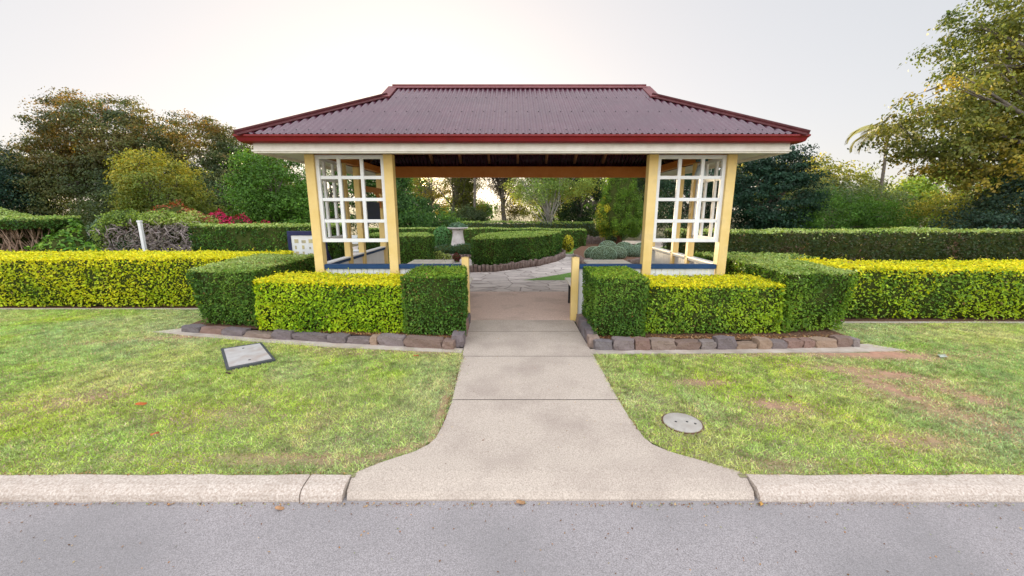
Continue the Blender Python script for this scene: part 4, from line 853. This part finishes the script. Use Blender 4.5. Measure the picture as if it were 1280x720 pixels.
tree('tree', 'dark blue green bushy tree at the far left edge', 'tree', (-26.0, 19, 0), [(0, 0, 3.2, 2.6, 2.2, 2.1), (2.2, -.4, 2.1, 2.2, 2, 2.1), (-2.5, 0, 2.5, 2.5, 2, 2.3)], 1000, 75, .12, [((.012, .035, .02), 3), ((.022, .055, .035), 5), ((.04, .08, .05), 2)], rc=.55, trunk_r=.25, group=BT, seed=5, branches=30, shell=.3)
tree('tree', 'small tree with bright yellow new growth in front of the dark left trees', 'tree', (-11.7, 13.3, 0), [(-.1, 0, 2.3, 1.35, 1.1, 1.2), (.5, 0, 2.95, .45, .5, .75), (-.7, 0, 2.9, .4, .5, .6), (.2, 0, 1.4, 1.6, 1.1, 1.0)], 330, 80, .08, [((.05, .09, .015), 3), ((.09, .14, .02), 4), ((.15, .20, .03), 2)], YE, 1.0, (-.1, 0, 1), rc=.36, trunk_r=.09, group=BT, seed=6, branches=26)
tree('tree', 'rounded mid green tree just left of the shelter eave', 'tree', (-7.9, 13.2, 0), [(0, 0, 2.2, 1.35, 1.1, 1.45), (.2, 0, 1.3, 1.5, 1.1, 1.1)], 380, 90, .08, [((.04, .10, .012), 2), ((.08, .18, .02), 5), ((.14, .26, .03), 3)], rc=.36, trunk_r=.1, group=BT, seed=7, branches=20)
tree('tree', 'dark grey green undergrowth tree below the orange tinted crown', 'tree', (-13.2, 16.8, 0), [(0, 0, 1.4, 2.2, 1.3, 1.6), (2.0, 0, 1.2, 1.5, 1.2, 1.4), (-3, 0, 1.3, 2.2, 1.3, 1.3)], 450, 80, .10, DUSK[:3], rc=.5, trunk_r=.12, group=BT, seed=8)
tree('tree', 'dark leafy tree seen directly right of the left inner post', 'tree', (-5.0, 20.0, 0), [(-1.2, 0, 2.6, 1.1, 1.2, 2.0), (-.3, 0, 1.2, 1.5, 1.3, 1.2), (1.3, -.3, .9, 1.2, 1.0, .9)], 480, 100, .085, [((.025, .07, .015), 2), ((.05, .12, .025), 4), ((.09, .19, .035), 3)], rc=.45, trunk_r=.15, group=BT, seed=9, branches=24)
tree('tree', 'thin leafed tree letting the low sun through near the left inner post', 'tree', (-3.9, 25, 0), [(.9, 0, 4.2, 1.6, 1.2, 2.0), (1.0, 0, 2.0, 1.2, 1, 1.4), (-1.4, 0, 5.0, 1.3, 1, 1.2)], 330, 60, .09, [((.06, .08, .012), 3), ((.13, .14, .02), 4), ((.24, .22, .03), 2)], rc=.55, trunk_r=.14, group=BT, seed=10, branches=34)
tree('tree', 'sparse tree in front of the low sun, golden sunlight put into its leaf colour', 'tree', (-5.6, 27, 0), [(0, 0, 3.6, 1.5, 1, 1.8), (.6, 0, 2.2, 1.3, 1, 1.1)], 150, 45, .09, [((.14, .12, .02), 3), ((.30, .24, .03), 4), ((.5, .40, .05), 2)], rc=.35, trunk_r=.1, group=BT, seed=31, branches=30)  # golden palette paints the sunlit look of the leaves
tree('tree', 'tall narrow ivy clad tree left of the bright gap', 'tree', (-3.15, 26, 0), [(0, 0, 2.2, .6, .6, 2.3), (0, 0, 4.6, .8, .7, 2.0)], 300, 80, .09, [((.06, .08, .015), 3), ((.12, .13, .02), 4), ((.2, .19, .03), 2)], rc=.35, trunk_r=.3, group=BT, seed=11, branches=12, tsplit=.8)
tree('tree', 'green broad tree closing the view behind the left trellis', 'tree', (-8.6, 19.5, 0), [(0, 0, 2.2, 1.8, 1.2, 2.0), (-1.6, 0, 1.6, 1.6, 1.2, 1.6), (1.2, 0, 3.6, 1.3, 1.0, 1.2)], 480, 80, .09, [((.03, .08, .015), 2), ((.06, .14, .025), 4), ((.10, .20, .035), 3)], rc=.42, trunk_r=.14, group=BT, seed=41, branches=26)
tree('tree', 'green leafy tree filling in behind the wide airy tree', 'tree', (2.2, 26, 0), [(-.6, 0, 2.2, 1.9, 1.2, 1.7), (1.2, 0, 3.6, 1.9, 1.2, 1.8), (-1.0, 0, 4.6, 1.5, 1.2, 1.2)], 420, 60, .10, [((.05, .10, .02), 2), ((.12, .19, .03), 4), ((.24, .28, .05), 3)], YE, .5, (0, 0, -1), rc=.45, trunk_r=.14, group=BT, seed=42, branches=30)
tree('bush', 'low bright green bush under the trees left of the urn', 'shrub', (-3.6, 19.6, 0), [(0, 0, .75, 1.3, .7, .75), (-1.5, 0, .9, 1.2, .8, .9)], 260, 60, .08, [((.06, .14, .02), 2), ((.12, .24, .03), 4), ((.2, .34, .05), 3)], rc=.3, trunk_r=.05, group='bushes near the urn', seed=43, branches=10)
tree('bush', 'low dark bush under the trees in front of the ivy clad trunk', 'shrub', (-2.4, 22.5, 0), [(0, 0, .9, 1.0, .7, .9)], 180, 55, .09, DUSK, rc=.3, trunk_r=.05, group='bushes near the urn', seed=44, branches=10)
tree('tree', 'slender bare-stemmed tree standing in the bright gap', 'tree', (-2.35, 24, 0), [(.5, 0, 5.2, 1.8, 1.4, 1.2)], 150, 70, .09, DUSK, rc=.5, trunk_r=.075, group=BT, seed=12, branches=16, tsplit=.9)
tree('tree', 'dark purple brown tree right of the bright gap', 'tree', (-.6, 25, 0), [(0, 0, 4.4, 1.4, 1.2, 1.8), (.4, 0, 2.2, .8, .8, 1.4)], 260, 65, .09, [((.03, .025, .02), 3), ((.06, .05, .035), 3), ((.14, .11, .02), 2)], YE, .5, (0, 0, -1), rc=.45, trunk_r=.16, group=BT, seed=13, branches=26)
tree('tree', 'wide airy tree with pale forked branches behind the curved hedge', 'tree', (1.75, 19.2, .0), [(-.5, 0, 2.9, 1.7, 1.3, 1.3), (1.0, 0, 3.3, 1.7, 1.3, 1.4), (.2, 0, 4.0, 1.9, 1.3, 1.2)], 560, 60, .075, [((.10, .17, .04), 3), ((.18, .28, .06), 5), ((.28, .40, .10), 3)], YE, .6, (0, 0, -1), rc=.42, trunk_r=.055, bark='palebark', group=BT, seed=14, branches=60, tsplit=.12)
tree('tree', 'very dark dense tree between the airy tree and the conifer', 'tree', (3.9, 22.5, 0), [(0, 0, 2.2, 1.3, 1.2, 2.2), (0, 0, 4.2, 1.2, 1.2, 1.8), (-.8, 0, 1.0, 1.4, 1.0, 1.1)], 330, 90, .09, [((.012, .03, .01), 3), ((.025, .06, .015), 3)], rc=.45, trunk_r=.15, group=BT, seed=15)
# conifer
t = thing('conifer', 'dense rounded conifer with yellow tips on its left behind the ball shrubs', 'conifer', (4.55, 16.6, 0))
r = np.random.default_rng(5); bl = []; V = []; C = []
for k in range(330):
    h_ = r.uniform(0, 1) ** 1.25; z = .62 + h_ * 3.15; rr = 1.12 * (1 - h_) ** .72 * min(1, .55 + h_ * 3.2) * r.uniform(.86, 1.03); a = r.uniform(0, 6.283); q = r.uniform(.12, .22) * (1.15 - .5 * h_)
    b_ = (rr * math.cos(a), rr * math.sin(a), z, q, q, q * 1.25)
    lf = math.cos(a) < -.3 and h_ < .6 and r.uniform() < .55 - .7 * h_
    v, c_ = blob_leaves([b_], 520, .05, [((.34, .33, .02), 3), ((.52, .45, .03), 3), ((.20, .26, .02), 2)] if lf else [((.045, .105, .012), 2), ((.10, .19, .016), 5), ((.18, .29, .025), 3)], thick=.5, lump=.1, seed=k % 9, spread=.4)
    V.append(v); C.append(c_ * r.uniform(.7, 1.25)); bl.append(b_)
core = MB(); core.lathe([(.3, .6), (.82, .85), (.85, 1.3), (.66, 2.1), (.42, 2.9), (.12, 3.5)], 14)
quads_object('crown', np.concatenate(V), np.concatenate(C), M['leaf'], t, core)
mb = MB(); mb.tube([(0, 0, 0), (.02, 0, .4), (0, 0, 1.0)], [.14, .10, .09], 10); mb.build('trunk', M['redbark'], t)
tree('tree', 'dark open crowned tree right of the conifer', 'tree', (7.6, 21.5, 0), [(-.2, 0, 4.0, 1.7, 1.3, 1.5), (0, 0, 2.0, 1.7, 1.3, 1.8)], 330, 70, .09, DUSK[:3], rc=.5, trunk_r=.16, group=BT, seed=17)
tree('tree', 'tall grey green tree seen through the right trellis', 'tree', (7.9, 17.5, 0), [(0, 0, 2.0, 1.4, 1.2, 2.0), (.8, 0, 3.2, 1.5, 1.2, 1.5)], 380, 80, .09, [((.02, .05, .025), 3), ((.035, .08, .04), 4)], rc=.45, trunk_r=.15, group=BT, seed=18)
tree('tree', 'dark layered evergreen just right of the shelter', 'tree', (10.0, 15.4, 0), [(0, 0, 2.0, 1.8, 1.4, 1.9), (.2, 0, 3.2, 1.1, 1.0, .9)], 420, 90, .09, [((.012, .04, .02), 3), ((.025, .065, .035), 5), ((.04, .09, .04), 2)], rc=.45, trunk_r=.16, group=BT, seed=19, branches=24, flat=.35)
tree('bush', 'mid green bushy shrub tree beside the layered evergreen', 'shrub', (12.6, 15.6, 0), [(0, 0, 1.2, 1.8, 1.2, 1.2), (1.8, 0, 1.0, 1.3, 1.0, 1.0), (-1.2, 0, .9, 1.2, 1, .9)], 400, 80, .08, [((.05, .13, .02), 3), ((.10, .22, .03), 4), ((.17, .31, .05), 2)], rc=.36, trunk_r=.08, group='bushes behind the right hedge', seed=20)
tree('bush', 'pale silvery green bush below the palm', 'shrub', (17.2, 19, 0), [(0, 0, 1.4, 1.9, 1.2, 1.4), (-2.4, 0, 1.5, 1.6, 1.2, 1.5)], 350, 70, .09, [((.08, .13, .06), 3), ((.13, .19, .09), 4), ((.20, .25, .07), 2)], rc=.42, trunk_r=.08, group='bushes behind the right hedge', seed=21)
tree('tree', 'distant yellow green tree beyond the right bushes', 'tree', (25, 34, 0), [(0, 0, 3.6, 3.2, 2, 2.6), (-4, 0, 3.6, 2.8, 2, 2.2), (4, 0, 3.2, 2.6, 2, 2.2)], 320, 55, .24, [((.10, .14, .03), 3), ((.18, .22, .05), 4)], YE, .5, (0, 0, 1), rc=.8, trunk_r=.25, group=BT, seed=22)
tree('bush', 'wide bush with glowing yellow top below the big right tree', 'shrub', (18.6, 16.6, 0), [(0, 0, 1.2, 2.0, 1.2, 1.25), (2.2, 0, 1.2, 1.8, 1.2, 1.2)], 420, 80, .08, [((.03, .08, .015), 3), ((.07, .14, .02), 4)], YE, .9, (0, 0, 1), rc=.38, trunk_r=.08, group='bushes behind the right hedge', seed=23)
tree('bush', 'dark blue green bush at the far right behind the long hedge', 'shrub', (16.4, 12.4, 0), [(0, 0, 1.6, 1.6, 1.2, 1.6), (2.0, 0, 2.0, 1.6, 1.2, 1.9), (-1.6, 0, .9, 1.0, 1, .9)], 420, 80, .09, [((.02, .05, .03), 3), ((.04, .08, .05), 4), ((.07, .12, .07), 2)], rc=.42, trunk_r=.1, group='bushes behind the right hedge', seed=24)
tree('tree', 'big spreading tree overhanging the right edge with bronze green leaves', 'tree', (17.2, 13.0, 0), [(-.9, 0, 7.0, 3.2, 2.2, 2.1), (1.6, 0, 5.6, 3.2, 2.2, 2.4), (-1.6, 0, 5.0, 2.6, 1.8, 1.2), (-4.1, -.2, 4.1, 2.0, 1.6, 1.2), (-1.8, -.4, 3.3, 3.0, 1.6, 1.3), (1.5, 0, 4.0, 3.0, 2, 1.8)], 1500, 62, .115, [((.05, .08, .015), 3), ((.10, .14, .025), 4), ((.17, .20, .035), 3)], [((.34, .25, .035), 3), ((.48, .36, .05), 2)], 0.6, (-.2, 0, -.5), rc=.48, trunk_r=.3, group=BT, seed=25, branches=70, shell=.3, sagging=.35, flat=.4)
tree('tree', 'distant hazy grove tree beyond the garden to the left', 'tree', (-9, 40, 0), [(-2, 0, 3.0, 3.5, 2, 2.6), (4, 0, 1.5, 3.5, 2, 1.3)], 260, 55, .26, MID, rc=.9, trunk_r=.3, group=BT, seed=26)
tree('tree', 'distant tree low on the horizon behind the airy tree', 'tree', (6, 36, 0), [(0, 0, 2.6, 4.2, 2, 2.6), (5, 0, 3.2, 3.5, 2, 3.0)], 320, 55, .26, MID, YE, .4, (0, 0, 1), rc=.9, trunk_r=.3, group=BT, seed=27)
tree('tree', 'distant low tree at the right beyond the palm', 'tree', (38, 34, 0), [(0, 0, 3.0, 5, 2, 2.8), (-6, 0, 2.0, 4, 2, 2.0)], 300, 50, .28, MID, YE, .4, (0, 0, 1), rc=1.0, trunk_r=.3, group=BT, seed=28)
# palm
t = thing('palm', 'tall feathery palm leaning above the bushes at the right', 'palm', (27.6, 30, 0))
mb = MB(); mb.tube([(0, 0, 0), (.1, 0, 2.5), (.0, 0, 5.0), (-.2, 0, 7.1)], [.16, .12, .10, .09], 10); mb.build('trunk', M['bark'], t)
for i in range(15):
    a = i * 2.4; el = random.uniform(.25, 1.25); L = random.uniform(2.4, 3.4); V = []; C = []
    p = Vector((-.2, 0, 7.1)); hd = Vector((math.cos(a), math.sin(a), 0)); pts = [p.copy()]; e = el
    for k in range(12): p = p + (hd * math.cos(e) + Vector((0, 0, 1)) * math.sin(e)) * L / 12; e -= .20; pts.append(p.copy())
    mb = MB(); mb.tube(pts, [.03 - .002 * k for k in range(13)], 5); sd = Vector((-hd.y, hd.x, 0))
    for k in range(2, 13):
        for f in (0, .33, .66):
            q = pts[k - 1].lerp(pts[k], f)
            for s in (-1, 1):
                ln = .55 * math.sin(math.pi * (k + f) / 14) + .12; tip = q + sd * s * ln * .8 + hd * ln * .4 - Vector((0, 0, ln * .45)); wv = hd * .03
                mb.add([q - wv, q + wv, tip + wv * .4, tip - wv * .4], [(0, 1, 2, 3)])
    mb.build('frond', mat('palm_leaf', (.30, .28, .07), .6, (.50, .42, .09), 3) if i == 0 else bpy.data.materials['palm_leaf'], t)

# ------------------------------------------------------------------ leaf litter (stuff): crumbs on the beds, along the kerb and the path edges
def litter(name, label, P, size, pal):
    P = np.array(P, float); o = quads_object(name, leaf_quads(P, np.tile([0, 0, 1.0], (len(P), 1)), size, .35, .6), pick(pal, len(P)), M['leaf_matte'])
    o['kind'] = 'stuff'; o['label'] = label; o['category'] = 'leaf litter'
BR = [((.30, .14, .06), 3), ((.45, .24, .10), 3), ((.16, .08, .04), 3), ((.50, .36, .18), 1)]
r = np.random.default_rng(8); P = []
for k in range(1500): u = r.uniform(0, 1); P.append((-3.2 + 2.5 * u + r.normal(0, .03), 4.78 - .36 * u + abs(r.normal(0, .07)), .095))
for k in range(1500): u = r.uniform(0, 1); P.append((1.05 + 3.0 * u, 4.42 + abs(r.normal(0, .07)), .095))
litter('leaf_litter', 'dry brown leaf litter on the soil behind the stone borders', P, .026, BR)
P = []
for k in range(900):
    x = r.uniform(-4.5, 4.8); P.append((x, 1.945 - abs(r.exponential(.012)), -.054))
for k in range(500): P.append((r.choice([r.uniform(-4.5, -1.0), r.uniform(1.45, 4.8)]), 2.112 + r.normal(0, .008), .014))
for k in range(500): P.append(((-.535 if r.uniform() < .5 else .925) + r.normal(0, .012), r.uniform(2.6, 4.1), .014))
for k in range(160): P.append((r.uniform(-.5, .9), r.uniform(2.2, 7.4), .0145))
for k in range(260): P.append((r.uniform(-3.5, 3.5), r.uniform(1.3, 1.92), -.055))
litter('leaf_litter', 'tiny leaf crumbs and grit along the kerb and path edges', P, .012, BR + [((.3, .32, .12), 2)])
